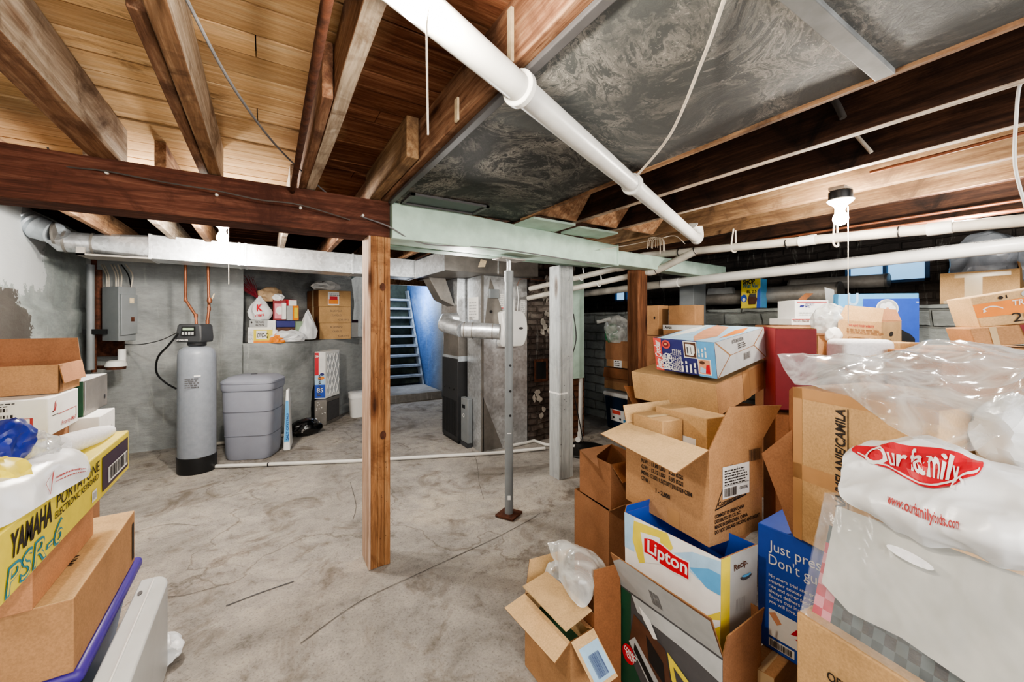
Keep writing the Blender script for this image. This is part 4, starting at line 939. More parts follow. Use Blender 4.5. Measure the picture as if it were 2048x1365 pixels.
# chimney
t = thing('brick_chimney', 'old brick chimney with flaking white paint between furnace and grey post', 'chimney', (3.05, 4.3, 0))
b = MB('brick'); b.grid(lambda a, c: (2.66 + .73 * a, 3.95 + .015 * noise.noise(V((a * 12, c * 30, 0))), 2.3 * c), 30, 60); b.box(2.66, 3.39, 3.97, 4.6, 0, 2.3); part(b, 'brickwork', t, smooth=False)
f = Fr((2.66, 3.93, 0), (3.39, 3.93, 0), (3.39, 3.93, 2.3), (2.66, 3.93, 2.3)); r = random.Random(5)
b = MB('rust'); b.decal(f, .1, .38, .31, .43, .006); b.mat('black').decal(f, .14, .34, .325, .415, .008); part(b, 'cleanout_door', t, label='rusty iron cleanout door')
b = MB('brickpaint')
for i in range(30):
    cx, cy = r.choice(((.2, .2), (.38, .62), (.3, .76), (.35, .70), (.3, .15), (.45, .8))); cx += r.uniform(-.12, .12); cy += r.uniform(-.06, .06); s_ = r.uniform(.02, .065)
    b.shape(f, [(cx + s_ * math.cos(a) * r.uniform(.5, 1.2), cy + s_ * .4 * math.sin(a) * r.uniform(.5, 1.2)) for a in [k * .7 for k in range(9)]], .005 + .0002 * i)
part(b, 'paint_flakes', t, label='remaining white paint')
b = MB('orangebrick'); b.box(3.1, 3.4, 3.79, 3.93, .0, .78); one(b, 'brick_pier', 'low pier of orange bricks beside the grey painted post', 'pier')
b = MB('green'); b.hexa([(2.98, 3.55, .78), (3.19, 3.55, .78), (3.19, 3.58, .78), (2.98, 3.58, .78), (3.02, 3.55, 1.93), (3.19, 3.55, 1.93), (3.19, 3.58, 1.93), (3.02, 3.58, 1.93)]); one(b, 'upright_board', 'mint green upright board behind the grey post beside the white standpipe', 'board', bevel=.004)
t = thing('standpipe', 'vertical white plastic standpipe rising from the black sump lid', 'pipe', W(1160, 885, 4.75))
sp = W(1160, 885, 4.7)
b = MB('pvc'); b.tube([V((sp.x, sp.y, .06)), V((sp.x + .03, sp.y, 1.85))], .024, 16); part(b, 'pipe_run', t); b = MB('pvc'); b.tube([V((sp.x - .06, sp.y - .03, .07)), V((sp.x + .0, sp.y, .06)), V((sp.x, sp.y, .14))], .032, 14); part(b, 'elbow', t)
b = MB('gold'); b.box(sp.x + .03, sp.x + .06, sp.y + .03, sp.y + .05, .55, 1.05); part(b, 'batten', t, label='short wooden batten')
wire([W(1147, 628, 4.3), W(1152, 680, 4.3), W(1138, 740, 4.3), W(1150, 800, 4.3), W(1160, 850, 4.3), W(1167, 888, 4.35)], .006, 'black', 'power_cable', 'black power cord running down beside the white standpipe to the sump', 8, 'cord')
t = thing('sump_lid', 'round black sump lid on the floor beside the grey post', 'lid', (3.02, 3.36, 0))
b = MB('lid'); b.lathe((3.02, 3.36, .003), [(.27, 0), (.28, .012), (.27, .025), (.12, .03), (.05, .03)], 36); part(b, 'cover', t)
b = MB('lid'); b.lathe((2.95, 3.30, .03), [(.05, 0), (.05, .02), (.03, .025)], 20); part(b, 'access_plug', t)

# floor drain pipe
FP = [Wz(417, 934, .022), Wz(721, 922, .022), Wz(1000, 906, .022), Wz(1090, 897, .022), Wz(1145, 898, .03)]
t = thing('floor_pipe', 'white plastic drain pipe lying across the concrete floor from softener to sump', 'pipe', FP[1])
b = MB('pvc'); b.tube(FP[:4], .018, 14); part(b, 'pipe_run', t)
b = MB('pvc'); b.tube([Wz(1015, 894, .02), Wz(1068, 882, .02), Wz(1092, 890, .02), Wz(1150, 893, .04)], .018, 14); part(b, 'branch_run', t)
b = MB('pvc'); q = FP[0]; b.tube([q + V((.04, 0, 0)), q, q + V((0, 0, .06))], .026, 14); part(b, 'elbow', t)
b = MB('pvc'); b.tube([q, q + V((.0, .02, .46))], .018, 14); part(b, 'riser', t); b = MB('pvcd'); b.tube([q + V((0, .02, .46)), q + V((0, .04, .52)), q + V((-.04, .1, .72))], .011, 10, True, 4); part(b, 'drain_tube', t)
b = MB('black'); m_ = FP[0] * .62 + FP[1] * .38; dn = (FP[1] - FP[0]).normalized(); b.tube([m_, m_ + dn * .012], .0195, 14); part(b, 'tie_band', t)
b = MB('pvcd'); b.tube([(-.7, 5.74, .03), (.1, 5.68, .03), (.42, 5.8, .03), (.60, 6.0, .03)], .02, 12); one(b, 'floor_pipe', 'dusty white pipe along the foot of the plastered wall behind the grey brine tank', 'pipe')

# ================================================================ stairs
t = thing('staircase', 'steep painted open stairs climbing beside the blue wall', 'stairs', (2.2, 8.2, 0))
b = MB('conc'); b.box(1.75, 2.81, 7.04, 8.05, 0, .14); part(b, 'landing_step', t, label='concrete landing step', bevel=.008)
N = 9
for i in range(N):
    z = .14 + (i + 1) * .2; y = 8.02 + (i + 1) * .108
    b = MB('stair'); b.box(1.76, 2.78, y - .10, y + .17, z - .045, z); part(b, 'tread', t, bevel=.004)
    b = MB('riser'); b.box(1.76, 2.78, y + .14, y + .165, z - .2, z - .045); part(b, 'riser', t)
for x in (1.75, 2.765):
    b = MB('stair'); b.prism([(x, 7.98, .14), (x, 8.16, .14), (x, 9.22, 2.14), (x, 9.04, 2.14)], (.04, 0, 0)); part(b, 'stringer', t, bevel=.004)
b = MB('joist_tan'); b.box(1.70, 2.86, 7.0, 7.06, 2.08, 2.3); one(b, 'header_board', 'dark header board over the stairwell opening', 'board')

# ================================================================ water softener, brine tank, panel
SC = V((-.56, 4.905, 0)); R_ = .152
t = thing('water_softener', 'tall grey cylindrical water softener with black control head', 'softener', SC)
b = MB('tank'); b.lathe(SC + V((0, 0, .12)), [(R_, 0), (R_, .96), (R_ * .985, 1.01), (R_ * .9, 1.05), (R_ * .7, 1.075), (R_ * .4, 1.085)], 44); part(b, 'pressure_tank', t)
b = MB('black'); b.lathe(SC + V((0, 0, .002)), [(R_ * 1.0, 0), (R_ * 1.03, .02), (R_ * 1.04, .15), (R_ * 1.01, .155)], 44); part(b, 'base_boot', t, label='black rubber base boot')
b = MB('charcoal'); b.lathe(SC + V((0, 0, 1.2)), [(.06, 0), (.075, .015), (.075, .05), (.06, .06)], 28); part(b, 'neck', t)
a = .55; R3 = Matrix.Rotation(-a, 3, 'Z'); hc = SC + R3 @ V((0, -.03, 1.33))
h = MB('charcoal')
prof = [(-.115, -.085), (.115, -.085), (.122, -.04), (.112, .07), (.095, .088), (-.095, .088), (-.112, .07), (-.122, -.04)]
h.add([hc + R3 @ V((x, -.085 + .012 * (z > 0) , z)) for x, z in prof] + [hc + R3 @ V((x, .09, z)) for x, z in prof], [tuple(range(8)), tuple(range(15, 7, -1))] + [(i, 8 + i, 8 + (i + 1) % 8, (i + 1) % 8) for i in range(8)])
cn = part(h, 'control_head', t, bevel=.015, seg=3)
fr = Fr(hc + R3 @ V((-.115, -.087, -.085)), hc + R3 @ V((.115, -.087, -.085)), hc + R3 @ V((.1, -.074, .088)), hc + R3 @ V((-.1, -.074, .088)))
b = MB('black'); b.decal(fr, .2, .84, .36, .86, .003); part(b, 'control_panel', cn); b = MB('mint'); b.decal(fr, .27, .77, .66, .8, .006); part(b, 'display', cn, label='pale green display')
for i in range(4): b = MB('gray'); b.decal(fr, .25 + .14 * i, .35 + .14 * i, .42, .56, .006); part(b, 'button', cn)
b = MB('white'); b.text(fr, 'ECOWATER', .06, .08, .016, .11, 0, .1, .02, 'L', .005); part(b, 'lettering', cn)
fr = Fr(SC + V((-.1, -.155, .75)), SC + V((.07, -.155, .75)), SC + V((.07, -.155, .99)), SC + V((-.1, -.155, .99)))
b = MB('greyd'); b.scribble(fr, .15, .3, .12, .1, 5, 8); part(b, 'printed_label', t, label='faint printed label')
b = MB('white'); b.decal(fr, .55, .85, .72, .78, .003); part(b, 'sticker', t)
def cu(pts, label, nm='copper_pipe'): b = MB('copper'); b.tube(pts, .0125, 12); b2 = [b.tube([V(p) - V((0, 0, .018)), V(p) + V((0, 0, .018))], .016, 12) for p in pts[1:-1]]; return one(b, nm, label, 'pipe')
hz = SC + R3 @ V((-.03, .03, 1.40)); cu([hz, hz + V((-.005, 0, .1)), W(371, 600, 3.95), W(371, 525, 3.95)], 'copper pipe dropping into the softener head, the straighter of two')
hz = SC + R3 @ V((.07, .04, 1.40)); cu([hz, hz + V((0, 0, .04)), W(418, 618, 3.98), W(416, 525, 3.98)], 'copper pipe with valve and offset bend above the softener head')
b = MB('gold'); q = W(424, 598, 3.95); b.tube([q, q + V((.02, -.02, .05))], .006, 8); b.mat('copper').lathe(q + V((-.02, 0, -.04)), [(.018, 0), (.022, .02), (.018, .05)], 12); one(b, 'valve', 'small brass valve with upright lever on the offset copper pipe', 'valve')
wire([W(356, 668, 3.72), W(338, 690, 3.75), W(316, 715, 3.85), W(313, 745, 3.95), W(330, 765, 4.0), W(352, 778, 4.0)], .009, 'black', 'black_hose', 'black hose looping down beside the softener tank', 8, 'hose')
wire([W(243, 688, 4.3), W(275, 690, 4.2), W(318, 682, 4.0), W(354, 666, 3.73)], .0045, 'black', 'power_cable', 'thin black cord from the breaker panel to the softener head', 8, 'cord')
BC = V((-.10, 5.16, 0)); Rb = Matrix.Rotation(-.38, 3, 'Z')
t = thing('brine_tank', 'grey lidded plastic brine tank standing beside the water softener', 'tank', BC)
def rbx(m, prof): 
    b = MB(m); b.lathe((0, 0, 0), prof, 56, (0, 0, 1), 1.0, .86, 5.5); b.v = [BC + Rb @ p for p in b.v]; return b
part(rbx('brine', [(.205, .002), (.222, .06), (.236, .40), (.238, .41), (.243, .62), (.245, .72)]), 'tub', t, angle=50)
part(rbx('brined', [(.249, .715), (.249, .722)]), 'seam', t)
part(rbx('brine', [(.252, .722), (.258, .74), (.258, .79), (.25, .795)]), 'rim', t, angle=40)
part(rbx('brine', [(.262, .795), (.262, .815), (.245, .83), (.2, .86), (.1, .872)]), 'lid', t, angle=40)
b = MB('black'); b.box(BC.x - .03, BC.x + .03, BC.y - .01, BC.y + .015, .87, .876); part(b, 'lid_slot', t)
for z in (.25, .5): part(rbx('brined', [(.2285 + (z - .1) * .0395, z), (.2288 + (z - .1) * .0395, z + .005)]), 'rib_line', t)
# salt bag
c = wbox(.20, .245, 5.2, 5.42, 0, .70)
b = MB('white'); b.hexa([(.17, 5.12, 0), (.24, 5.10, 0), (.28, 5.4, 0), (.2, 5.42, 0), (.20, 5.14, .68), (.225, 5.13, .68), (.25, 5.36, .66), (.225, 5.37, .66)])
t = thing('salt_bag', 'white and blue plastic salt bag leaning behind the grey brine tank', 'bag', (.22, 5.25, 0)); part(b, 'sack', t, bevel=.012)
f = Fr((.17, 5.117, 0), (.24, 5.097, 0), (.225, 5.127, .68), (.20, 5.137, .68)); b = MB('sky'); b.decal(f, .1, .9, .15, .82, .004); b.mat('navy').text(f.cw(), 'SALT CRYSTALS', .18, .2, .03, None, 0, 0, .02, 'L', .006); part(b, 'printing', t, label='blue printing')
# breaker panel and its neighbours
t = thing('breaker_panel', 'grey metal breaker panel on the plastered wall with cables above', 'electrical panel', (-1.25, 5.7, 1.2))
c = abox(237, 572, 683, -1.18, None, None, 0, 0); n0 = WX(237, 683, -1.22)
b = MB('graymetal'); zt = W(237, 574, dX(237, -1.22)).z; zb = n0.z
p0 = W(237, 640, 3.9); p1 = W(204, 640, 3.98); p2 = W(272, 640, 4.06)
ring = lambda z: [V((p1.x, p1.y, z)), V((p0.x, p0.y, z)), V((p2.x, p2.y, z)), V((p1.x + p2.x - p0.x, p1.y + p2.y - p0.y, z))]
zt = W(237, 573, 3.9).z; zb = W(237, 683, 3.9).z
b.hexa(ring(zb) + ring(zt)); part(b, 'cabinet', t, bevel=.004)
f = Fr(ring(zb)[1], ring(zb)[2], ring(zt)[2], ring(zt)[1]); b = MB('graymetal'); q = [f(.06, .1, 0), f(1.0, .13, 0), f(1.0, .86, 0), f(.06, .86, 0)]; b.slab(q, f.n, .02); d_ = part(b, 'door', t, bevel=.004)
b = MB('gold'); b.decal(f, .52, .78, .7, .8, .022); part(b, 'warning_sticker', d_, label='tan warning sticker'); b = MB('rust'); b.decal(f, .6, .8, .36, .44, .022); part(b, 'door_latch', d_, label='rusty latch')
for i, (u, w) in enumerate(((203, 214), (208, 218), (222, 232), (228, 236), (236, 242), (243, 262), (252, 270))):
    m_ = 'black' if i == 5 else 'cord'; b = MB(m_); b.tube([W(u, 530, 4.25), W((u + w) / 2 + 4, 550, 4.2), W(min(w, 262), 575, 4.15)], .006, 7, True, 5); part(b, 'cable', t)
t = thing('iron_riser', 'rusty vertical iron pipes beside the breaker panel', 'pipe', W(186, 745, 4.25))
b = MB('rust'); b.tube([W(188, 520, 4.0), W(188, 745, 4.0)], .022, 12); part(b, 'pipe_run', t); b = MB('graymetal'); b.tube([W(181, 530, 3.92), W(181, 740, 3.92)], .03, 12); part(b, 'painted_pipe', t, label='grey painted pipe'); b = MB('rust'); b.tube([W(197, 540, 4.02), W(197, 670, 4.02)], .028, 12); part(b, 'pipe_run', t)
b = MB('black'); b.rbox(W(192, 664, 3.93), .19, .04, .05, -.3); part(b, 'clamp', t); b = MB('rust'); b.rbox(W(213, 692, 4.18), .3, .03, .22, -.3); part(b, 'backing_board', t, label='rusty red backing board')
t = thing('drain_standpipe', 'white plastic cap and stub on a rusty iron branch below the breaker panel', 'pipe', W(230, 735, 4.1))
q = W(232, 735, 4.05)
b = MB('rust'); b.tube([W(188, 735, 4.1), q], .017, 12); b.lathe(q + V((0, 0, -.02)), [(.075, 0), (.078, .03)], 24); part(b, 'iron_branch', t)
b = MB('white'); b.lathe(q + V((0, 0, .01)), [(.085, 0), (.085, .015), (.07, .05), (.05, .06)], 28); part(b, 'cap', t); b = MB('white'); b.tube([q + V((.04, .02, .05)), q + V((.04, .02, .18))], .032, 18); part(b, 'stub', t)

# ================================================================ ledge goods (dims read along the ledge)
def LD(u, off=.1):
    # depth where column u meets the front line of the ledge, then pushed back by off
    k = (u - CX) / F; best = None
    for p, q in zip(top, top[1:]):
        for s_ in range(11):
            m_ = p * (1 - s_ / 10) + q * (s_ / 10); D_ = S * m_.x + C * m_.y; xx = C * m_.x - S * m_.y
            e = abs(xx / D_ - k)
            if best is None or e < best[0]: best = (e, D_)
    return best[1] + off
def lbox(label, u0, u1, vt, vb, m, off=.06, dep=.14, slant=None, name='carton', cat='box', tape=None, **k):
    D = LD((u0 + u1) / 2, off); sl = (LD(u1) - LD(u0)) * .75 if slant is None else slant
    c = cbox(u0, u1, vt, vb, D - sl / 2, dep, sl)
    if vb > 655:
        dz_ = LZ + .001 - c[0].z
        for i in range(4): c[i].z = LZ + .002
    return carton(label, c, m, name, cat, None, tape, bevel=.003, **k)
for i, (vt, vb, lab) in enumerate(((585.5, 615, 'tan carton with a picture sticker, topmost of the ledge stack'), (615.5, 646, 'tan carton with faded print, middle of the ledge stack'), (646.5, 677, 'tan carton with faded print, lowest of the ledge stack'))):
    D = LD(640, .12); dn, dl_, dr_ = D, D + .35, D + .28
    zt_, zb_ = LZ + .245 * (3 - i), LZ + .245 * (2 - i) + .001
    n_ = W(637 + i, 600, dn); l_ = W(614, 600, dl_); r_ = W(702, 600, dr_)
    c = corners(n_, l_, r_, zb_ + .001, zt_)
    t, f = carton(lab, c, 'cb3', 'cardboard_box', 'box', None, None, bevel=.004, sides={'nl': 'cbd'})  # shade of the left side put in as darker cardboard
    if i == 0:
        b = MB('paper'); b.decal(f['nr'], .28, .62, .1, .9, .003); b.mat('orange').decal(f['nr'], .3, .6, .15, .45, .004); b.mat('redp').decal(f['nr'], .33, .57, .4, .62, .005); b.mat('greyd').scribble(f['nr'], .33, .68, .15, .04, 2, 4); part(b, 'picture_sticker', t, label='white, red and orange picture sticker')
    else:
        b = MB('greyd'); b.text(f['nr'], 'BLUE PEAR' if i == 1 else 'BLUE PRIDE', .34, .68, .028, .17, 0, 0, 0, 'L', .003); b.text(f['nr'], 'CANDLES', .4, .42, .028, .13, 0, 0, 0, 'L', .003); b.text(f['nr'], '4228.3.916', .56, .14, .024, .17, 0, .2, 0, 'L', .003); part(b, 'lettering', t)
    b = MB('tapec'); b.decal(f['nl'], .45, .6, .0, 1, .002); part(b, 'tape', t)
D6 = LD(640, .2)
bag('crumpled_paper', 'crumpled white paper lying on top of the ledge carton stack', 'paper', W(652, 585, D6 + .12) * 1.0 + V((0, 0, 0)), (.38, .2, .15), 'paper', 3, .3, 1.8, .2, .4)
bpy.data.objects['crumpled_paper'].location.z = LZ + .738
t, f = lbox('narrow white box at the post end of the ledge', 703, 716, 640, 674.5, 'paper', .1, .12); b = MB('plum'); b.decal(f['nr'], 0, 1, .84, 1, .003); part(b, 'purple_band', t)
t, f = lbox('yellow and orange printed box at the outer end of the ledge', 507, 545, 660, 687, 'yellow', .02, .13)
b = MB('orange'); b.decal(f['nr'], 0, 1, 0, .18, .002); b.mat('paper').decal(f['nr'], .15, .7, .3, .92, .003); b.mat('ink').text(f['nr'], 'DVD-Q', .2, .42, .055, .12, 0, .1, .03, 'L', .005); part(b, 'printing', t, label='white panel with black lettering')
t, f = lbox('small white carton standing beside the yellow printed box on the ledge', 495, 507, 662, 688, 'paper', .03, .1); b = MB('gray'); b.scribble(f['nr'], .15, .25, .05, .1, 6, 2); part(b, 'printing', t)
t, f = lbox('long grey-white box with black printing under the white shopping bag', 499, 534, 641, 655, 'gray', .05, .14); b = MB('ink'); b.text(f['nr'], 'TIDE WARE', .3, .6, .026, .1, 0, 0, .02, 'L', .003); b.disc(f['nr'], .12, .7, .05, .15, .003); b.scribble(f['nr'], .35, .2, .1, .03, 2, 5); part(b, 'printing', t)
lbox('thin white tray under the grey-white printed box on the ledge', 496, 545, 655.2, 660, 'paper', .05, .16)
t, f = lbox('white cube box beside the long grey-white printed box', 534.5, 551, 641, 659, 'paper', .05, .12); b = MB('ink'); b.shape(f['nr'], [(.2, .2), (.5, .2), (.35, .55)], .003); part(b, 'printing', t)
b = MB('foam'); c = W(547, 679, LD(547, .05)); b.lathe(V((c.x, c.y, LZ + .002)), [(.05, 0), (.05, .15), (.035, .165)], 20); one(b, 'tin', 'round white tin beside the yellow printed box on the ledge', 'tin')
t, f = lbox('dark red framed box with a white disc, behind the white shopping bag', 546, 572, 600, 641, 'maroon', .12, .08)
b = MB('pinkcheck'); b.decal(f['nr'], .12, .95, .08, .82, .003); b.mat('paper').disc(f['nr'], .5, .48, .28, .2, .005); part(b, 'printing', t, label='pale pink panel with white disc')
lbox('slim white carton next to the dark red framed box', 564.5, 572.5, 606, 639, 'paper', .08, .05)
t, f = lbox('red and white box lying above the grey and yellow cartons', 564, 593, 599, 611.5, 'redp', .14, .1); b = MB('paper'); b.decal(f['nr'], .45, 1, .0, .9, .003); part(b, 'white_panel', t)
lbox('grey-white upright carton next to the yellow carton on the ledge', 573, 585.5, 612, 641, 'gray', .1, .1)
t, f = lbox('orange-yellow upright carton on the ledge pile', 585.8, 597.5, 611.5, 641, 'orange', .1, .1); b = MB('yellow'); b.decal(f['nr'], .2, .8, .15, .85, .003); part(b, 'yellow_panel', t)
lbox('dark blue packet below the dark red framed box', 553, 590, 642, 655, 'navy', .08, .14)
t, f = lbox('sage green carton beside the long white bag on the ledge', 590.5, 609, 643, 661, 'mint', .06, .12); b = MB('yellow'); b.decal(f['nr'], .6, .8, .05, .7, .003); part(b, 'yellow_strip', t)
lbox('olive packet under the dark blue packet on the ledge', 553, 590, 655.4, 664, 'brownp', .1, .12)
dK = LD(519, .05)
kb = bag('shopping_bag', 'white plastic shopping bag with one big red letter on the ledge', 'bag', W(519, 641, dK + .05), (.28, .2, .34), 'wbag', 11, .12, 1.8, .2, .5, 4, None, 0, None, None, (-.1, .85))
f = Fr(W(509, 638, dK - .06), W(533, 636, dK - .03), W(530, 604, dK - .0), W(512, 606, dK - .03)); b = MB('redp'); b.text(f, 'K', .15, .45, .085, .08, 0, 0, .05, 'L', .012); b.text(f, 'mart', .1, .12, .04, .1, 0, 0, .02, 'L', .012)
o = b.build('lettering', kb, bpy.data.objects[kb.name].location)
t = thing('twig_bundle', 'bundle of dark red dried twigs sticking out of the white shopping bag', 'twigs', W(516, 595, dK)); r = random.Random(6); b = MB('twig')
for i in range(46):
    p = W(516, 597, dK + .03); a = r.uniform(-.9, .15) ; L = r.uniform(.18, .36); q = p + V((math.sin(a - .35) * L * .7, r.uniform(-.06, .06), math.cos(a) * L * .75)); m_ = p * .4 + q * .6 + V((r.uniform(-.02, .02), 0, r.uniform(-.02, .02)))
    b.tube([p, m_, q, q + V((r.uniform(-.03, .03), 0, .02))], .0022, 4, False)
part(b, 'twigs', t)
bag('paper_bag', 'crumpled tan paper bag behind the white shopping bag on the ledge', 'bag', W(540, 604, LD(540, .22)), (.3, .16, .2), 'sand', 21, .3, 1.6, .2, .6)
bag('plastic_bag', 'small crumpled white bag on top of the dark red framed box', 'bag', W(556, 602, LD(556, .14)), (.12, .08, .1), 'wbag', 8, .3, 1.6)
bag('plastic_bag', 'tall limp white bag slumped against the tan ledge cartons', 'bag', W(616, 680, LD(616, .02)), (.26, .14, .42), 'wbag', 31, .22, 1.7, .2, .6, 4, None, 0, None, None, (-.2, .75))
bag('plastic_bag', 'flattened white bag spread at the front edge of the ledge', 'bag', W(578, 684, LD(578, .03)), (.38, .16, .16), 'wbag', 41, .3, 2.0, .2, .5)
bag('snack_packet', 'orange and white crinkled packet beside the flattened white bag', 'packet', W(556, 687, LD(556, -.0)), (.15, .08, .12), 'orange', 51, .35, 1.8, .2, .4)
bag('plastic_bag', 'clear crumpled bag between the olive packet and flattened white bag', 'bag', W(553, 668, LD(553, .06)), (.16, .1, .13), 'film2', 61, .3, 1.8)
bpy.data.objects['plastic_bag.003'].location.z = LZ + .01

# ---- filters, grille, black bag, board, bucket by the angled wall
t = thing('furnace_filter', 'boxed pleated furnace filter resting on the dark grille', 'filter', W(655, 800, 5.62))
c = pbox((651, 704, 798), (629, 704, 799), (679, 699, 788), 5.62, 5.55, 5.95)
f = faces(c); b = MB('white'); b.hexa(c); part(b, 'frame', t, bevel=.006)
b = MB('filt'); b.decal(f['nr'], .07, .95, .06, .94, .003); part(b, 'pleated_media', t, label='grey pleated media')
b = MB('white'); fr = f['nr']
for k in range(-2, 5):
    for sg in (1, -1):
        pts = []
        for i in range(25):
            tt = .06 + .88 * i / 24; ss = (k * .25 + sg * (tt - .5) * .75 + .3)
            if .07 <= ss <= .95: pts.append(fr(ss, tt, .007))
        if len(pts) > 2: b.tube(pts, .0045, 5)
part(b, 'wire_mesh', t, label='white diamond support mesh')
fl = f['nl']; b = MB('redp'); b.decal(fl, .02, .38, .5, .98, .003); b.mat('paper').decal(fl, .38, .98, .5, .98, .003); b.mat('blue').decal(fl, .02, .98, .02, .3, .003); b.mat('skyl').decal(fl, .02, .98, .3, .5, .003); b.mat('orange').disc(fl, .6, .44, .3, .035, .005); b.mat('navy').disc(fl, .68, .52, .2, .03, .005)
b.mat('greyd').text(fl.cw(), 'Filtrete', .06, .42, .045, .3, 0, 0, .02, 'L', .006); b.mat('white').text(fl, '3M', .08, .88, .03, None, 0, 0, .02, 'L', .006); b.text(fl, '85', .2, .14, .06, None, 0, 0, .02, 'L', .006); part(b, 'printed_side', t, label='red, white and blue printed side')
t = thing('return_grille', 'dark louvred metal grille box standing on the floor under the filter', 'grille', W(660, 860, 5.6))
c = pbox((653, 800, 859), (629, 800, 858), (679, 790, 840), 5.55, 5.5, 5.9); dz_ = c[0].z
for i in range(4): c[i].z = .002
for i in range(4, 8): c[i].z = W(651, 799, 5.6).z
f = faces(c); b = MB('steel'); b.hexa(c); part(b, 'case', t, bevel=.004); b = MB('grille'); b.decal(f['nr'], .06, .95, .14, .9, .003); part(b, 'grille_recess', t)
b = MB('greyd')
for i in range(22): s_ = .08 + .86 * i / 22; b.slab([f['nr'](s_, .16, .003), f['nr'](s_ + .014, .16, .003), f['nr'](s_ + .014, .88, .003), f['nr'](s_, .88, .003)], f['nr'].n, .006)
part(b, 'louvre', t)
b = MB('paper'); r = random.Random(8)
for i in range(14): b.disc(f['nl'], r.uniform(.1, .95), r.uniform(.05, .95), r.uniform(.02, .06), r.uniform(.01, .025), .003, 8)
part(b, 'paint_spots', t, label='white paint spots')
bag('trash_bag', 'crumpled black plastic bag heaped against the grille', 'bag', V((.45, 5.72, .0)), (.36, .2, .2), 'blackbag', 5, .3, 1.8, .2, .5)
bag('trash_bag', 'black plastic bag standing behind the furnace filter', 'bag', W(629, 858, 5.62), (.11, .16, .72), 'blackbag', 7, .25, 2.2, .2, .5)
t = thing('cardboard_sheet', 'flat brown cardboard leaning against the wall behind the filter', 'cardboard', W(620, 800, 5.75)); b = MB('cb'); q = [W(613, 850, 5.75), W(640, 850, 5.9), W(634, 728, 5.95), W(613, 735, 5.8)]; b.slab(q, (-.6, .8, 0), .012); part(b, 'sheet', t)
t = thing('bucket', 'white plastic pail with purple label beside the orange post', 'bucket', (1.20, 6.42, 0))
b = MB('white'); c = (1.21, 6.42, .002); b.lathe(c, [(.115, 0), (.13, .28), (.137, .28), (.137, .33), (.13, .34)], 36, (0, 0, 1), 1, 1, 3.2); part(b, 'pail', t); b = MB('white'); b.lathe((1.21, 6.42, .34), [(.14, 0), (.14, .02), (.12, .03)], 36, (0, 0, 1), 1, 1, 3.2); part(b, 'lid', t)
D_ = 6.18; f = Fr(W(699, 822, D_), W(720, 822, D_ + .1), W(720, 792, D_ + .1), W(699, 794, D_)); b = MB('plum'); b.decal(f, 0, 1, 0, 1, .0); b.mat('redp').decal(f, .1, .9, .82, .98, .002); b.mat('skyl').text(f, 'REGENT', .1, .55, .035, None, 0, 0, .02, 'L', .003); b.mat('paper').disc(f, .7, .2, .14, .12, .003); part(b, 'label', t, label='purple printed label')
def cw_(x, d, z=0.): return V((C * x + S * d, -S * x + C * d, z))     # camera-side coordinates to the room
class SurfFr:
    def __init__(s, fn, w, h): s.fn = fn; s.w = w; s.h = h
    def __call__(s, a, b, e=0.):
        a = min(max(a, .012), .988); b = min(max(b, .012), .988)
        p = s.fn(a, b); n = (s.fn(a + .01, b) - s.fn(a - .01, b)).cross(s.fn(a, b + .01) - s.fn(a, b - .01)).normalized()
        to = V((0, 0, CAMH)) - p
        if n.dot(to) < 0: n = -n
        return p + n * e

# ================================================================ pile by the cracked wall
t = thing('keyboard_box', 'long yellow keyboard box with black and blue lettering on its side', 'box', (-.7, 1.75, .812))
c = wbox(-.90, -.50, 1.22, 2.34, .812, .978); f = faces(c)
b = MB('yellow'); b.hexa(c); part(b, 'carton_body', t, bevel=.005)
fr = f['b1']  # the long side; s runs away from the camera
def ys(y): return (y - 1.22) / 1.12
b = MB('plum'); b.decal(fr, ys(2.0), ys(2.315), .12, .86, .002); b.mat('paper').decal(fr, ys(2.06), ys(2.3), .2, .55, .0035); b.mat('ink').barcode(fr, ys(2.07), ys(2.29), .25, .53, 3); b.mat('paper').decal(fr, ys(1.90), ys(1.945), .12, .34, .002); b.mat('gray').decal(fr, ys(1.907), ys(1.938), .17, .3, .003); part(b, 'shipping_label', t, label='dark label with white barcode')
b = MB('ink'); b.text(fr, 'YAMAHA', ys(1.385), .53, .058, .215, 0, .12, .03, 'L', .002)
b.text(fr, 'PORTATONE', ys(1.63), .66, .036, .34, 0, .12, .0, 'L', .002); b.text(fr, 'ELECTRONIC KEYBOARD', ys(1.62), .5, .020, .34, 0, .1, .01, 'L', .002); part(b, 'lettering', t, label='black lettering')
b = MB('teal'); b.text(fr, 'PSR-6', ys(1.365), .06, .064, .30, 0, .25, .03, 'L', .002); b.mat('yellow').text(fr, 'PSR-6', ys(1.369), .072, .059, .293, 0, .25, -.012, 'L', .003); part(b, 'model_lettering', t, label='outlined blue lettering')
t, f = carton('plain brown carton wedged directly under the yellow keyboard box', wbox(-.93, -.565, 1.69, 2.17, .622, .81), 'cbp', tape=None)
t, f = carton('brown carton with tan lid under the keyboard box, on the purple tub', wbox(-.98, -.485, 1.70, 2.355, .402, .622), 'cb', tape=None, top='cbin')
b = MB('ink'); b.text(f['top'], 'IMN', .86, .35, .03, None, math.pi / 2, 0, .02, 'L', .002); b.mat('lid').decal(f['b1'], .93, .97, .1, .8, .002); part(b, 'lettering', t)
b = MB('black'); b.disc(Fr(f['nr'].q[0], f['nr'].q[1], f['nr'].q[2], f['nr'].q[3]), .5, .45, .16, .05, .002, 20, 0, math.pi); part(b, 'hand_hole', t, label='dark hand hole')
t = thing('storage_tub', 'purple lidded storage tub under the brown cartons', 'tub', (-.75, 2.05, 0))
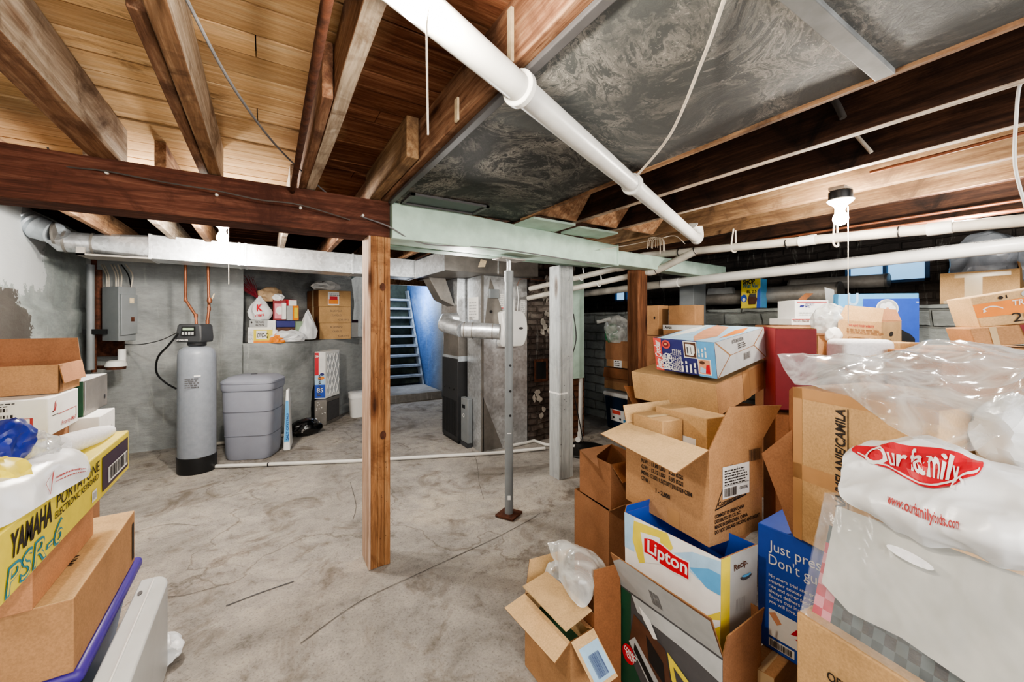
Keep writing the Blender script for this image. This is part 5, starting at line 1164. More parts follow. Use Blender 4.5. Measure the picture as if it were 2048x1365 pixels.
b = MB('purple'); b.box(-.98, -.465, 1.70, 2.40, .355, .40); part(b, 'lid', t, bevel=.018, seg=3); b = MB('bluegrey'); b.hexa([(-.93, 1.76, .002), (-.56, 1.76, .002), (-.56, 2.33, .002), (-.93, 2.33, .002), (-.96, 1.72, .355), (-.50, 1.72, .355), (-.50, 2.37, .355), (-.96, 2.37, .355)]); part(b, 'tub_body', t, label='blue-grey see-through body', bevel=.01)
t = thing('plastic_bin', 'pale grey plastic bin with rounded end beside the purple tub', 'bin', (-.40, 1.8, 0))
b = MB('lgrey'); P = []
for k in range(9): a = math.pi / 2 * k / 8; P.append((-.40 + .055 * math.sin(a), 2.16 + .09 * math.cos(a)))
poly = [(-.445, 1.25), (-.445, 2.25)] + P + [(-.345, 1.25)]
lowp = [V((x - .0, y, .002)) for x, y in poly]; top_ = [V((x, y, .36)) for x, y in poly]
n_ = len(poly); b.add(lowp + top_, [tuple(range(n_)), tuple(range(2 * n_ - 1, n_ - 1, -1))] + [(i, n_ + i, n_ + (i + 1) % n_, (i + 1) % n_) for i in range(n_)]); part(b, 'shell', t, bevel=.006)
b = MB('white'); b.tube([(-.398, 1.25, .362), (-.398, 2.22, .362)], .004, 8); part(b, 'rim_ridge', t); b = MB('greyd'); b.lathe((-.425, 2.14, .36), [(.012, 0), (.012, .003)], 14, sx=.6, sy=1.3); part(b, 'thumb_hole', t)
bag('plastic_bag', 'small white plastic bag on the floor poking out behind the pale grey bin', 'bag', Wz(312, 1318, 0), (.12, .2, .1), 'wbag', 71, .3, 1.8, .2, .8)
# tray, postal boxes, green box behind the keyboard
tx = -.815
y0 = WX(116, 789, tx).y; y1 = WX(162, 786, tx).y
c = wbox(-1.45, tx, y0, y1, 1.115, 1.247)
t, f = open_carton('brown open tray of cardboard on top of the white postal box', c, 'cb', 'cb2', [('b2', 88, .115), ('b1', -80, .09)])
b = MB('tape'); b.decal(f['nr'], .60, .64, 0, 1); part(b, 'tape', t)
b = MB('edge'); b.decal(f['b1'], .0, .12, .02, .98, .006); part(b, 'torn_corner', t, label='torn corrugated corner')
c = wbox(-1.42, -.80, 2.53, 2.86, .945, 1.112); t, f = carton('white postal box with red lines under the open cardboard tray', c, 'paper', tape=None)
b = MB('redink'); fr = f['nr']; b.decal(fr, .3, .93, .52, .535); b.decal(fr, .915, .93, .12, .53); b.text(fr, 'Flat Rate Box', .70, .08, .02, None, 0, .1, .01); g_ = f['b1']; b.decal(g_, .3, .92, .48, .5); b.decal(g_, .91, .925, .2, .5); b.text(g_, 'Priority Mail', .4, .14, .02, .16, 0, .1, .01); b.shape(g_, [(.1, .62), (.16, .6), (.2, .85), (.24, .9), (.18, .66), (.26, .85), (.22, .62)])
b.mat('ink').barcode(fr, .52, .82, .74, .83, 4); b.barcode(fr, .45, .84, .58, .66, 5); b.scribble(fr, .55, .86, .2, .02, 2, 5); b.decal(g_, .1, .3, .5, .52); part(b, 'printing', t, label='red border lines and black barcodes')
t, f = carton('dark green box behind the white postal box by the cracked wall', wbox(-1.25, -.80, 2.93, 3.30, .952, 1.137), 'greenp', tape=None, top='gray', sides={'b1': 'steel'})
b = MB('black'); b.disc(f['b1'], .86, .3, .03, .07); b.mat('gray').decal(f['b1'], .04, .06, .15, .95); part(b, 'printing', t)
t, f = carton('white box standing under the dark green box', wbox(-1.15, -.735, 2.905, 3.16, .80, .95), 'paper', tape=None); b = MB('ink'); b.text(f['b1'], 'Photo file', .4, .35, .016, .1, 0, .1, .01); part(b, 'lettering', t)
carton('plain carton holding up the white boxes behind the yellow keyboard box', wbox(-1.45, -.82, 2.48, 3.25, .002, .798), 'cb2', tape=None)
carton('plain flat carton tucked under the white postal box', wbox(-1.42, -.84, 2.50, 2.89, .80, .943), 'cb2', tape=None)
# bags lying on the keyboard box
WB = [[W(-40, 1072, .83), W(20, 1048, .91), W(80, 1010, 1.02), W(130, 982, 1.125), W(172, 955, 1.27)],
      [W(-40, 1000, .87), W(20, 975, .97), W(90, 938, 1.10), W(135, 918, 1.23), W(178, 928, 1.33)],
      [W(-40, 970, 1.0), W(30, 935, 1.12), W(95, 905, 1.28), W(140, 902, 1.38), W(166, 912, 1.42)],
      [W(-40, 1030, 1.1), W(40, 975, 1.2), W(100, 940, 1.33), W(140, 925, 1.42), W(165, 925, 1.45)]]
fnb = surf(WB, 40, 30, .007, 7, 3)
b = MB('wbag'); b.grid(fnb, 60, 44); o = one(b, 'plastic_bag', 'white plastic bag with a red warning triangle draped over the yellow keyboard box', 'bag', angle=40)
fr = SurfFr(fnb, .5, .22); b = MB('redink')
def ring_tri(b, fr, cs, ct, r1, r2, ro):
    for k in range(3):
        a0, a1 = ro + k * 2.094, ro + (k + 1) * 2.094
        b.shape(fr, [(cs + r1 * math.cos(a0), ct + r1 * 2 * math.sin(a0)), (cs + r1 * math.cos(a1), ct + r1 * 2 * math.sin(a1)), (cs + r2 * math.cos(a1), ct + r2 * 2 * math.sin(a1)), (cs + r2 * math.cos(a0), ct + r2 * 2 * math.sin(a0))], .004)
ring_tri(b, fr, .56, .17, .06, .05, -1.2)
for k in range(18): b.decal(fr, .63 + .016 * k, .642 + .016 * k, .175, .19, .004); b.decal(fr, .63 + .016 * k, .64 + .016 * k, .145, .155, .004)
o2 = b.build('warning_print', o, o.location)
b = MB('foam'); pts = [W(118, 893, 1.36), W(150, 884, 1.44), W(190, 872, 1.55), W(218, 862, 1.66)]; b.tube(pts, [.034, .037, .034, .022], 16, True); one(b, 'foam_roll', 'rolled white foam sleeve lying across the yellow keyboard box', 'roll')
b = MB('foam'); q = [W(62, 893, 1.33), W(112, 905, 1.33), W(150, 890, 1.43), W(108, 880, 1.4)]; b.slab(q, (0, 0, 1), .006); one(b, 'foam_sheet', 'loose white foam flap beside the rolled foam sleeve', 'foam')
bag('plastic_bag', 'clear crumpled bag between the blue bag and the foam roll', 'bag', W(58, 928, 1.24), (.13, .15, .10), 'film', 81, .3, 1.8, .2, .4)
bag('blue_bag', 'shiny dark blue packet with white creases above the yellow packet', 'bag', W(-22, 940, 1.12), (.11, .17, .14), 'bluebag', 15, .28, 1.5, .2, .3, 4, None, .3)
bag('yellow_packet', 'yellow and white printed packet under the dark blue packet', 'packet', W(-2, 985, 1.02), (.1, .16, .09), 'yellow', 25, .25, 1.6, .2, .2)

# ================================================================ tall pile in front of the grey post
# toaster oven carton at the bottom
z_t = .42
n, l, r_ = Wz(1446, 1316, z_t), Wz(1242.5, 1169.5, z_t), Wz(1523, 1251.6, z_t)
c = corners(n, l, r_, .002, z_t)
t, f = open_carton('large printed toaster oven carton with raised grey flap, at the bottom of the pile', c, 'cb2', 'cb2',
    [('nl', W(1222, 1105, 1.53), W(1421, 1242, 1.19)), ('nr', 80, .07), ('b1', 95, .06)], fmat=None)
fl = f['nl']
b = MB('greyd'); b.decal(fl, 0, 1, 0, 1, .001)
b.mat('greenp').decal(fl, 0, .12, 0, .98, .002); b.shape(fl, [(0, 0), (.45, 0), (.12, .4), (0, .42)], .0022)
b.mat('gray').shape(fl, [(.13, .98), (1, .98), (1, .80), (.72, .84), (.2, .86)], .0024)
b.mat('brownp').shape(fl, [(.16, .82), (.50, .72), (.58, .38), (.5, .25), (.10, .52)], .003)
b.mat('gray').shape(fl, [(.10, .54), (.17, .62), (.56, .3), (.62, .14), (.52, .12)], .0034); b.mat('lid').shape(fl, [(.17, .57), (.50, .26), (.5, .18), (.16, .5)], .0042)
b.mat('black').shape(fl, [(.3, .72), (.48, .6), (.5, .42), (.33, .52)], .0042)
b.mat('yellow').shape(fl, [(.52, .72), (.76, .6), (.8, .42), (.68, .40), (.56, .52)], .0034); b.mat('greyd').shape(fl, [(.58, .64), (.7, .58), (.72, .46), (.62, .5)], .0044)
b.mat('paper').shape(fl, [(.66, .38), (.92, .36), (.98, .12), (.8, .02), (.62, .2)], .0036); b.mat('brownp').shape(fl, [(.76, .32), (.9, .3), (.93, .16), (.8, .16)], .0048)
b.mat('paper').shape(fl, [(.22, .93), (.34, .88), (.42, .76), (.38, .74), (.27, .84)], .0044)
b.mat('redp').disc(fl, .10, .42, .075, .085, .005); b.shape(fl, [(0, .1), (.05, .12), (.1, .0), (0, 0)], .005)
b.mat('paper').text(fl, 'CONVECT', .047, .44, .017, .062, -.2, 0, .03, 'L', .006); b.text(fl, 'TOAST', .06, .395, .017, .045, -.2, 0, .03, 'L', .006); b.text(fl, 'BLE', .3, .03, .09, .2, -.1, .0, .05, 'L', .006)
part(b, 'printed_front', t, label='printed front with toaster oven picture')
fp = Fr(c[7], c[4], W(1421, 1242, 1.19), W(1222, 1105, 1.53)); b = MB('gray'); b.decal(fp, .0, 1, .0, 1, .003); b.mat('greyd').barcode(fp, .40, .5, .2, .62, 6); part(b, 'grey_flap_face', t, label='pale grey printed flap with barcode')
# Lipton carton standing in it
z_l = .673
n, l, r_ = Wz(1442, 1120, z_l), Wz(1249, 1024.6, z_l), Wz(1514.6, 1090, z_l)
c = corners(n, l, r_, .36, z_l); c = [p + (centre(c) - p) * .02 for p in c[:4]] + c[4:]
for i in range(4): c[i].z = .362
t, f = open_carton('white sunburst tea carton with red badge standing in the toaster oven carton', c, 'paper', 'blue', [('b2', 100, .03)])
fl = f['nl']
b = MB('skyl'); b.decal(fl, 0, .12, .55, 1, .001); b.mat('yellow').shape(fl, [(.12, .95), (.5, 1), (.56, .86), (.4, .6), (.18, .45), (.1, .7)], .0012); b.mat('paper').shape(fl, [(.2, .85), (.42, .9), (.45, .6), (.25, .5)], .0016)
b.mat('skyl').shape(fl, [(.55, .8), (.75, .93), (1, .98), (1, .72), (.8, .66)], .0014); b.mat('sky').shape(fl, [(.72, .74), (.9, .84), (1, .84), (1, .62), (.88, .62)], .0018)
b.mat('yellow').shape(fl, [(.45, .0), (1, 0), (1, .45), (.85, .28), (.62, .16)], .0014); b.mat('paper').shape(fl, [(.45, .0), (.6, .0), (.9, .16), (1, .3), (1, .36), (.8, .22)], .0016)
part(b, 'printed_front', t, label='sunburst printed front')
b = MB('paper'); b.shape(fl, [(.236, .815), (.33, .85), (.45, .845), (.56, .805), (.64, .80), (.725, .805), (.725, .585), (.64, .585), (.55, .575), (.42, .585), (.33, .62), (.236, .615)], .0026); b.mat('redp').shape(fl, [(.246, .80), (.33, .835), (.45, .83), (.56, .79), (.64, .785), (.715, .79), (.715, .60), (.64, .60), (.55, .59), (.42, .60), (.33, .635), (.246, .63)], .0032); lb = part(b, 'badge', t, label='red brand badge')
b = MB('paper'); b.text(fl, 'Lipton', .285, .665, .047, .162, -.03, 0, .02, 'L', .005); part(b, 'lettering', lb, label='white lettering')
fn_ = f['nr']; b = MB('yellow'); b.decal(fn_, 0, .24, 0, 1, .001); b.mat('gray').decal(fn_, .24, 1, 0, 1, .001); b.mat('greyd').disc(fn_, .68, .72, .17, .05, .002, 18, math.pi, 2 * math.pi); b.mat('sky').disc(fn_, .68, .735, .13, .03, .003, 18, math.pi, 2 * math.pi); b.mat('brownp').text(fn_, 'Recip.', .34, .82, .022, .07, .1, 0, .02, 'L', .003)
for k in range(7): b.mat('gray' if 0 else 'greyd').shape(fn_, [(.4 + .04 * k, .36), (.403 + .04 * k, .36), (.41 + .04 * k, .5), (.405 + .04 * k, .5)], .002)
part(b, 'printed_end', t, label='yellow edged end with hand hole')
# brown open carton QTY
cn, cl, cr = (.699, 1.42), (.515, 1.808), (.967, 1.547)
z_c = .987
c = corners(cw_(*cn), cw_(*cl), cw_(*cr), .645, z_c)
Nn, Ll, Rr = W(1417, 901, 1.42), W(1253, 858, 1.808), W(1525, 891, 1.547)
t, f = open_carton('open brown carton with black printed QTY lines, flaps spread, atop the tea carton', c, 'cb', 'cbin',
    [('nl', W(1203, 879, 1.73), W(1349, 937, 1.30)), ('nr', W(1458, 814, 1.47), W(1565, 811, 1.60)), ('b2', 70, .08), ('b1', 75, .06)])
fl = f['nl']; b = MB('ink')
for i, s_ in enumerate(('QTY :   6   PCS', 'N.W. : 11.89 LBS/   5.28 KGS', 'G.W. : 13.12 LBS/   5.95 KGS', 'MEAS: 17.0X11.5(CUFT)/0.0324 CBM', 'CTN#  :')): b.text(fl, s_, .23, .655 - .073 * i, .0165, [.115, .22, .22, .26, .05][i], 0, 0, .03)
b.text(fl, '1 - 2,800', .42, .29, .018, .075, 0, 0, .03); part(b, 'lettering', t, label='black printed lettering')
fn_ = f['nr']; b = MB('ink'); b.barcode(fn_, .72, .97, .80, .93, 8)
for q in (((.10, .36), (.68, .44), (.68, .455), (.10, .375)), ((.10, .36), (.115, .37), (.40, .80), (.385, .81)), ((.66, .445), (.68, .45), (.415, .81), (.39, .80))): b.shape(fn_, q, .0018)
b.text(fn_, 'Consumables', .16, .395, .016, .13, .1, 0, .02)
for i, s_ in enumerate(('COMMENT LP GREEN CHINA', 'DISTRIBUTED BY: CO. INC.', 'MADE IN SHENZHEN, CHINA', 'DO NOT DISCARD PACKING AND INSERT')): b.text(fn_, s_, .1, .28 - .055 * i, .013, [.16, .14, .18, .25][i], .06, 0, .03)
part(b, 'lettering', t, label='black printed lettering')
b = MB('paper'); b.decal(fn_, .23, .73, .46, .80, .003); b.mat('ink').barcode(fn_, .25, .48, .48, .57, 9); b.scribble(fn_, .26, .60, .13, .06, 6, 3); b.text(fn_, 'OSF-82396', .54, .52, .012, .045, 0, 0, .02, 'L', .004); b.decal(fn_, .24, .72, .59, .594, .004); b.decal(fn_, .5, .505, .66, .78, .004); part(b, 'shipping_label', t, label='white shipping label')
b = MB('tape'); b.decal(fl, .57, .70, 0, .2); part(b, 'tape', t)
def inc(p, q): return cw_(cn[0] + (cl[0] - cn[0]) * p + (cr[0] - cn[0]) * q, cn[1] + (cl[1] - cn[1]) * p + (cr[1] - cn[1]) * q)
t, f = carton('small tan carton inside the open QTY carton, clear tape on top', corners(inc(.55, .08), inc(.95, .08), inc(.55, .47), .66, 1.035), 'cb3', tape=None); b = MB('tapec'); b.decal(f['top'], 0, 1, .4, .6); part(b, 'tape', t)
t, f = carton('small tan carton with white sticker inside the open QTY carton', corners(inc(.30, .50), inc(.93, .50), inc(.30, .94), .66, 1.058), 'cb3', tape=None); b = MB('paper'); b.decal(f['nl'], .55, .82, .66, .76, .002); part(b, 'sticker', t)
# open carton behind it holding the flat closed one
bn, bl, br = (.956, 1.875), (.66, 2.22), (1.504, 2.35)
def lerp2(a, b_, k): return (a[0] + (b_[0] - a[0]) * k, a[1] + (b_[1] - a[1]) * k)
kn = lerp2(bn, br, .02); c = corners(cw_(*kn), cw_(kn[0] + (bl[0] - bn[0]) * 1.0, kn[1] + (bl[1] - bn[1]) * 1.0), cw_(kn[0] + (br[0] - bn[0]) * .7, kn[1] + (br[1] - bn[1]) * .7), .30, .985)
t, f = open_carton('deep brown open carton standing behind the QTY carton, one flap upright', c, 'cb2', 'cbd', [('b2', W(1282, 775, 2.36), W(1247, 772, 2.26))])
c = pbox((1432, 770, 834, 1438), (1262, 743, 797, 1269.5), (1536, 719, 770, 1541), 1.875, 2.22, 2.35)
t, f = carton('flat closed brown carton resting on the open cartons under the blue and red box', c, 'cb3', tape=None, top='cb3', sides={'nr': 'cb', 'b1': 'cb'})
b = MB('tape'); b.decal(f['nr'], .44, .56, 0, 1); b.decal(f['nr'], .56, .78, .2, .92, .002); b.decal(f['top'], .44, .56, 0, 1); part(b, 'tape', t)
# bread slicer carton
c = pbox((1428, 686, 758, 1434.6), (1306, 676, 739, 1314), (1527, 655.6, 714.6, 1532), 1.86, 2.14, 2.25)
t = thing('appliance_box', 'blue and red printed kitchen slicer box with flattened white end, on the flat carton', 'box', centre(c)); f = faces(c)
b = MB('navy'); b.hexa(c); part(b, 'carton_body', t, bevel=.004)
fl = f['nl']; b = MB('coral'); b.decal(fl, 0, .14, 0, 1, .001); b.mat('sky').decal(fl, .74, 1, 0, 1, .001); b.mat('coral').disc(fl, .225, .83, .075, .13, .002); b.mat('maroon').disc(fl, .225, .83, .05, .085, .003); b.mat('skin').disc(fl, .225, .84, .025, .04, .004)
b.mat('paper').decal(fl, .52, .735, .49, .98, .0014); b.mat('brownp').decal(fl, .535, .72, .52, .95, .0022); b.mat('white').shape(fl, [(.56, .58), (.67, .56), (.70, .66), (.70, .86), (.64, .9), (.56, .9)], .003); b.mat('greyd').decal(fl, .58, .60, .62, .82, .004); b.decal(fl, .64, .65, .62, .82, .004)
b.mat('paper').decal(fl, .73, .93, .06, .50, .0018); b.mat('skin').decal(fl, .745, .915, .08, .48, .0024); b.mat('redp').shape(fl, [(.84, .1), (.91, .1), (.91, .36), (.86, .34)], .003); b.mat('skyl').shape(fl, [(.755, .12), (.84, .1), (.85, .22), (.77, .28)], .003); b.mat('brownp').disc(fl, .80, .40, .04, .05, .003)
g_ = fl.cw(); b.mat('paper').text(g_, 'Betty Crocker', .05, .885, .034, .145, 0, .2, .03, 'L', .003); b.text(g_, 'HOME', .06, .80, .026, .075, 0, 0, .03, 'L', .003); b.text(g_, 'BREAD', .06, .745, .026, .085, 0, 0, .03, 'L', .003); b.text(g_, 'SLICER', .05, .69, .026, .09, 0, 0, .03, 'L', .003)
for k in range(5): b.text(g_, ('Easy to use', 'Slices bread', 'Perfectly even', 'Folds for storage', 'Dishwasher safe')[k], .05, .655 - .033 * k, .010, .11, 0, 0, .01, 'L', .003)
b.scribble(g_, .06, .30, .06, .09, 4, 3); b.scribble(g_, .56, .12, .05, .05, 3, 4)
part(b, 'printed_side', t, label='red, navy and pale blue printed side')
g_ = f['nr']; b = MB('cbin'); b.decal(g_, 0, 1, 0, 1, .001); b.mat('gray').decal(g_, .0, 1, .0, 1, .0014); b.mat('edge')
for q in (((0, 1), (.02, 1), (.27, .5), (.25, .48)), ((1, 1), (.98, 1), (.72, .55), (.74, .53)), ((0, 0), (.02, 0), (.26, .5), (.24, .5)), ((1, .0), (.98, .0), (.73, .54), (.75, .54)), ((.24, .49), (.74, .53), (.74, .55), (.24, .51))): b.shape(g_, q, .002)
b.mat('ink').text(g_, 'ELECTRIC BREAD SLICER KNIFE', .3, .82, .017, .14, 0, 0, .02, 'L', .003); b.scribble(g_, .4, .62, .1, .03, 3, 4); b.barcode(g_, .5, .63, .22, .42, 5); part(b, 'folded_end', t, label='pale folded carton end')
g_ = f['top']; b = MB('skyl'); b.decal(g_, 0, 1, 0, 1, .001); b.mat('skin').shape(g_, [(.0, .3), (.3, .2), (.9, .5), (1, .8), (.6, .7), (.2, .5)], .002); b.mat('paper').shape(g_, [(.1, .8), (.5, .75), (1, .95), (.6, .98)], .002); b.mat('orange').shape(g_, [(.2, .1), (.7, .25), (.95, .2), (.6, .05)], .002); b.mat('brownp').shape(g_, [(0, .92), (0, 1), (.5, 1), (.2, .94)], .003); part(b, 'printed_top', t, label='picture-printed top')
# red box with the dark carton under it
c = pbox((1550, 657, 820), (1527, 653, 815), (1634, 658, 822), 2.1, 2.35, 2.02)
t, f = carton('tall dark red box behind the blue and red slicer box', c, 'maroon', tape=None, sides={'nl': 'pinkred'}, top='cbin'); zb_r = min(p.z for p in c)  # left side a paler red than the rest
b = MB('edge'); b.decal(f['top'], 0, 1, 0, 1, .002); part(b, 'bare_top', t, label='worn bare cardboard top')
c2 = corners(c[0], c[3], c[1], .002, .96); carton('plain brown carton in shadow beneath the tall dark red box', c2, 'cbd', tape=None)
# boxes at the floor on the near side
z_f = .30
n, l, r_ = Wz(1141, 1286, z_f), Wz(1050, 1189, z_f), Wz(1186, 1258, z_f)
c = corners(n, l, r_, .002, z_f); Bk = c[6]
t, f = open_carton('small open carton on the floor holding crumpled clear plastic', c, 'cb', 'cbin', [('nl', Wz(1009, 1217, .27), Wz(1110, 1330, .27)), ('nr', -38, .15), ('b2', W(1150, 1090, 1.9), W(1052, 1127, 1.82)), ('b1', 150, .03)])
b = MB('greenp'); i_ = [p + (centre(c) + V((0, 0, p.z - centre(c).z)) - p) * .06 for p in c]; b.hexa([p + V((0, 0, .01)) for p in i_[:4]] + [V((p.x, p.y, .22)) for p in i_[4:]]); part(b, 'inner_tray', t, label='dark green printed inner box')
b = MB('cbin'); q = [W(1045.6, 1175, 1.60), W(1132, 1265, 1.38), W(1184, 1223, 1.50), W(1093.5, 1145, 1.74)]; b.slab(q, (0, 0, 1), .004); part(b, 'flap', t, label='pale inner flap')
b = MB('skyl'); ou = f['nr'].n; dn_ = V((ou.x, ou.y, 0)).normalized() * math.cos(math.radians(38)) - V((0, 0, math.sin(math.radians(38)))); g_ = Fr(c[4] + dn_ * .15, c[5] + dn_ * .15, c[5], c[4]); b.decal(g_, .12, .95, .08, .8, .005); b.mat('navy').barcode(Fr(*[q + g_.n * .003 for q in g_.q]), .3, .75, .15, .6, 4); part(b, 'barcode_label', t, label='pale blue barcode label')
SB = [[W(1145, 1203, 1.50), W(1163, 1212, 1.49), W(1176, 1206, 1.50), W(1186, 1190, 1.52)],
      [W(1125, 1160, 1.56), W(1155, 1165, 1.50), W(1185, 1160, 1.51), W(1205, 1150, 1.58)],
      [W(1112, 1125, 1.62), W(1142, 1118, 1.57), W(1175, 1116, 1.58), W(1200, 1124, 1.64)],
      [W(1095, 1087, 1.69), W(1112, 1087, 1.68), W(1134, 1086, 1.68), W(1155, 1092, 1.70)]]
fz = surf(SB, 30, 24, .012, 9, 4); b = MB('film2'); b.grid(fz, 50, 40); one(b, 'plastic_bag', 'open clear zip bag standing in the small open carton on the floor', 'bag', angle=30)
t2 = bag('plastic_bag', 'little round clear bag beside the zip bag in the small open carton', 'bag', Wz(1112, 1178, .27), (.09, .09, .13), 'film2', 93, .2, 1.6)
e = V((r_ - n).x * .06, ) if False else (r_ - n) * .06
n2 = r_ + e; r2 = Wz(1242, 1223, z_f + .03); l2 = n2 + (Bk - r_) * .7
c = corners(n2, l2, r2, .002, z_f + .05)
t, f = open_carton('narrow brown carton with tall upright flap, between the tea carton and small open carton', c, 'cbd', 'cb2', [('nr', 92, .16)])
c = cbox(1218, 1290, 1024, 1240, 1.98, .3, .1); t, f = open_carton('dark brown open carton on the floor behind the tea carton', [V((p.x, p.y, .002)) for p in c[:4]] + c[4:], 'cb2', 'cbd', [('nr', 35, .12)])
zt = c[4].z; c = cbox(1222, 1290, 930, 1024, 1.98, .26, .1)
for i in range(4): c[i].z = zt + .005
t, f = open_carton('brown open carton with tan flap hanging out beside the QTY carton', c, 'cb2', 'cbd', [('b2', W(1193, 901, 2.1), W(1198, 947, 1.9)), ('nr', -40, .1)])
# blue pressure cooker box
lc, nc = (.89, 1.45), (1.055, 1.207); z_b = .718
c = corners(cw_(*nc), cw_(*lc), cw_(nc[0] + .3, nc[1] + .20), .287, z_b)
t = thing('appliance_box', 'blue box with white lettering Just press, under the tall lettered carton', 'box', centre(c)); f = faces(c)
b = MB('blue'); b.hexa(c); part(b, 'carton_body', t, bevel=.004)
fl = f['nl']; W_ = fl.w; b = MB('paper')
b.text(fl, 'Just press.', .13, .82, .036, .18, 0, 0, .0, 'L', .002); b.text(fl, "Don't guess.", .13, .705, .036, .205, 0, 0, .0, 'L', .002)
for i, s_ in enumerate(('No more trial and error. The', 'smarter cooker precisely cooks', 'rice and other foods, so it', 'always delivers restaurant-style', 'flavors that inspire cooking', 'you will love.')): b.text(fl, s_, .13, .60 - .042 * i, .0115, None, 0, 0, .01, 'L', .002)
b.decal(fl, .13, .9, .12, .34, .002); b.decal(fl, .13, .4, .035, .1, .002)
b.mat('ink').barcode(fl, .15, .38, .045, .095, 6); b.mat('skin').shape(fl, [(.13, .30), (.2, .33), (.27, .26), (.22, .23)], .003); b.mat('redp').shape(fl, [(.36, .22), (.46, .24), (.5, .27), (.42, .28)], .003); b.shape(fl, [(.4, .2), (.52, .24), (.48, .19)], .003); b.mat('mint').disc(fl, .56, .2, .07, .035, .003); b.mat('yellow').disc(fl, .62, .22, .05, .03, .0034); b.mat('greenp').disc(fl, .54, .16, .05, .02, .0036)
part(b, 'printed_front', t, label='white lettering and vegetable picture')
# little brown carton at the very bottom
n, l, r_ = Wz(1548, 1358, .285), Wz(1497, 1328, .285), Wz(1577, 1321, .285)
t, f = carton('little brown carton taped with clear tape below the blue Just press box', corners(n, l + (l - n) * .1, r_ + (r_ - n) * .8, .002, .285), 'cb', tape=None); b = MB('tapec'); b.decal(f['top'], 0, 1, .35, .6); b.decal(f['nl'], 0, 1, .85, 1); part(b, 'tape', t, label='clear tape'); b = MB('paper'); b.decal(f['nl'], .1, .8, .3, .72, .002); b.mat('ink').text(f['nl'], 'FBA', .15, .58, .02, .03, 0, 0, .02, 'L', .003); part(b, 'label', t)
# office carton
lo, no = (.747, 1.05), (.916, .66)
c = corners(cw_(*no), cw_(*lo), cw_(no[0] + .36, no[1] + .156), .002, .686)
t, f = carton('big tan carton at the front carrying the bagged tablecloth', c, 'cb3', tape=None)
fl = f['nl']; b = MB('ink'); b.text(fl, 'OFFICE', .17, .83, .022, .075, -.02, 0, .02, 'L', .002); b.text(fl, 'SECURITY', .18, .79, .019, .085, 0, 0, .02); b.text(fl, 'MODEL', .18, .755, .019, .06, 0, 0, .02); b.text(fl, 'SEAL HERE', .18, .72, .019, .09, 0, 0, .02); part(b, 'lettering', t)
# tall lettered carton
la = (.95, 1.35); na = (la[0] + .078 * 1.4, la[1] - .256 * 1.4)
c = corners(cw_(*na), cw_(*la), cw_(na[0] + .36, na[1] + .11), .723, 1.227)
t, f = carton('big brown carton with upright black stencilled lettering under the clear plastic sheet', c, 'cb3', tape=None, top='cb')
fl = f['nl']; b = MB('ink'); g_ = fl.ccw(); b.text(fl, 'ANA/MELANIE/CAMILA', .43, .26, .028, .33, math.pi / 2, .12, .03, 'L', .002); b.decal(fl, .447, .455, .24, .92, .002); part(b, 'lettering', t, label='black stencilled lettering')
b = MB('tape'); b.decal(fl, 0, .08, 0, 1, .001); b.decal(fl, 0, 1, .4, .5, .001); b.decal(fl, 0, 1, .93, 1, .001); part(b, 'tape', t, label='brown parcel tape')
b = MB('cbd'); b.slab([W(1579, 782, 1.40), W(1587, 774, 1.352), W(1591, 925, 1.352), W(1578, 922, 1.40)], (.3, .3, 0), .004); part(b, 'flap', t, label='dark folded side flap')
b = MB('cb2'); b.slab([W(1523, 908, 1.46), W(1586, 858, 1.37), W(1597, 1070, 1.345), W(1588, 1080, 1.37)], cw_(.6, .5), .004); part(b, 'flap', t, label='creased brown flap hanging loose')
carton('brown carton hidden mostly under the lettered carton beside the blue box', corners(cw_(1.20, 1.02), cw_(1.12, 1.18) , cw_(1.60, 1.2), .002, .72), 'cb2', tape=None) if False else None
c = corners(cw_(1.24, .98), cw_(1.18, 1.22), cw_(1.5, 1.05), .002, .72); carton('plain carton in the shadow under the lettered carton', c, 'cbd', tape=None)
# bagged tablecloth
BL = cw_(.755, 1.045, .69); BR = cw_(.903, .69, .69); dl_ = cw_(.11, .06, .285)
TL = BL + dl_; TR = BR + dl_; ft = Fr(BL, BR, TR, TL)
t = thing('tablecloth_bag', 'clear vinyl bag with handle slot holding a folded checked tablecloth', 'bag', (BL + BR) / 2)
n_ = ft.n
b = MB('insert'); q = [ft(a_, c_, -.002) for a_, c_ in ((.075, .29), (.25, .19), (.5, .22), (.75, .18), (.995, .14), (.995, .93), (.075, .93))]; b.prism([p - n_ * .012 for p in q][::-1], n_ * -.02) if False else b.prism([p - n_ * .03 for p in q], n_ * .026); 
o = part(b, 'card_insert', t, label='pale card insert'); 
b = MB('greycheck'); b.prism([ft(a_, c_, -.045) for a_, c_ in ((.02, .01), (.995, .01), (.995, .5), (.02, .75))], n_ * .012)
for i in range(16):
    for j in range(7):
        s0, t0 = .02 + i * .055, .01 + j * .085
        if s0 > .9 or t0 > .75 - s0 * .3: continue
        red = s0 < .10
        b.mat(('redcheck', 'pinkcheck')[(i + j) % 2] if red else ('darkcheck', 'greycheck', 'wall_dark')[(i % 2) + (j % 2)]).decal(ft, s0, min(s0 + .055, .97), t0, t0 + .085, -.0325)
part(b, 'tablecloth', t, label='red and dark green checked cloth')
fnv = lambda a, c_: ft(a, c_, .004 + .006 * noise.noise(V((a * 14, c_ * 3 + a * 8, 2))) + .004 * noise.noise(V((a * 5, c_ * 20 + a * 25, 4))))
b = MB('film3'); b.grid(fnv, 70, 40); part(b, 'vinyl_front', t, angle=60)
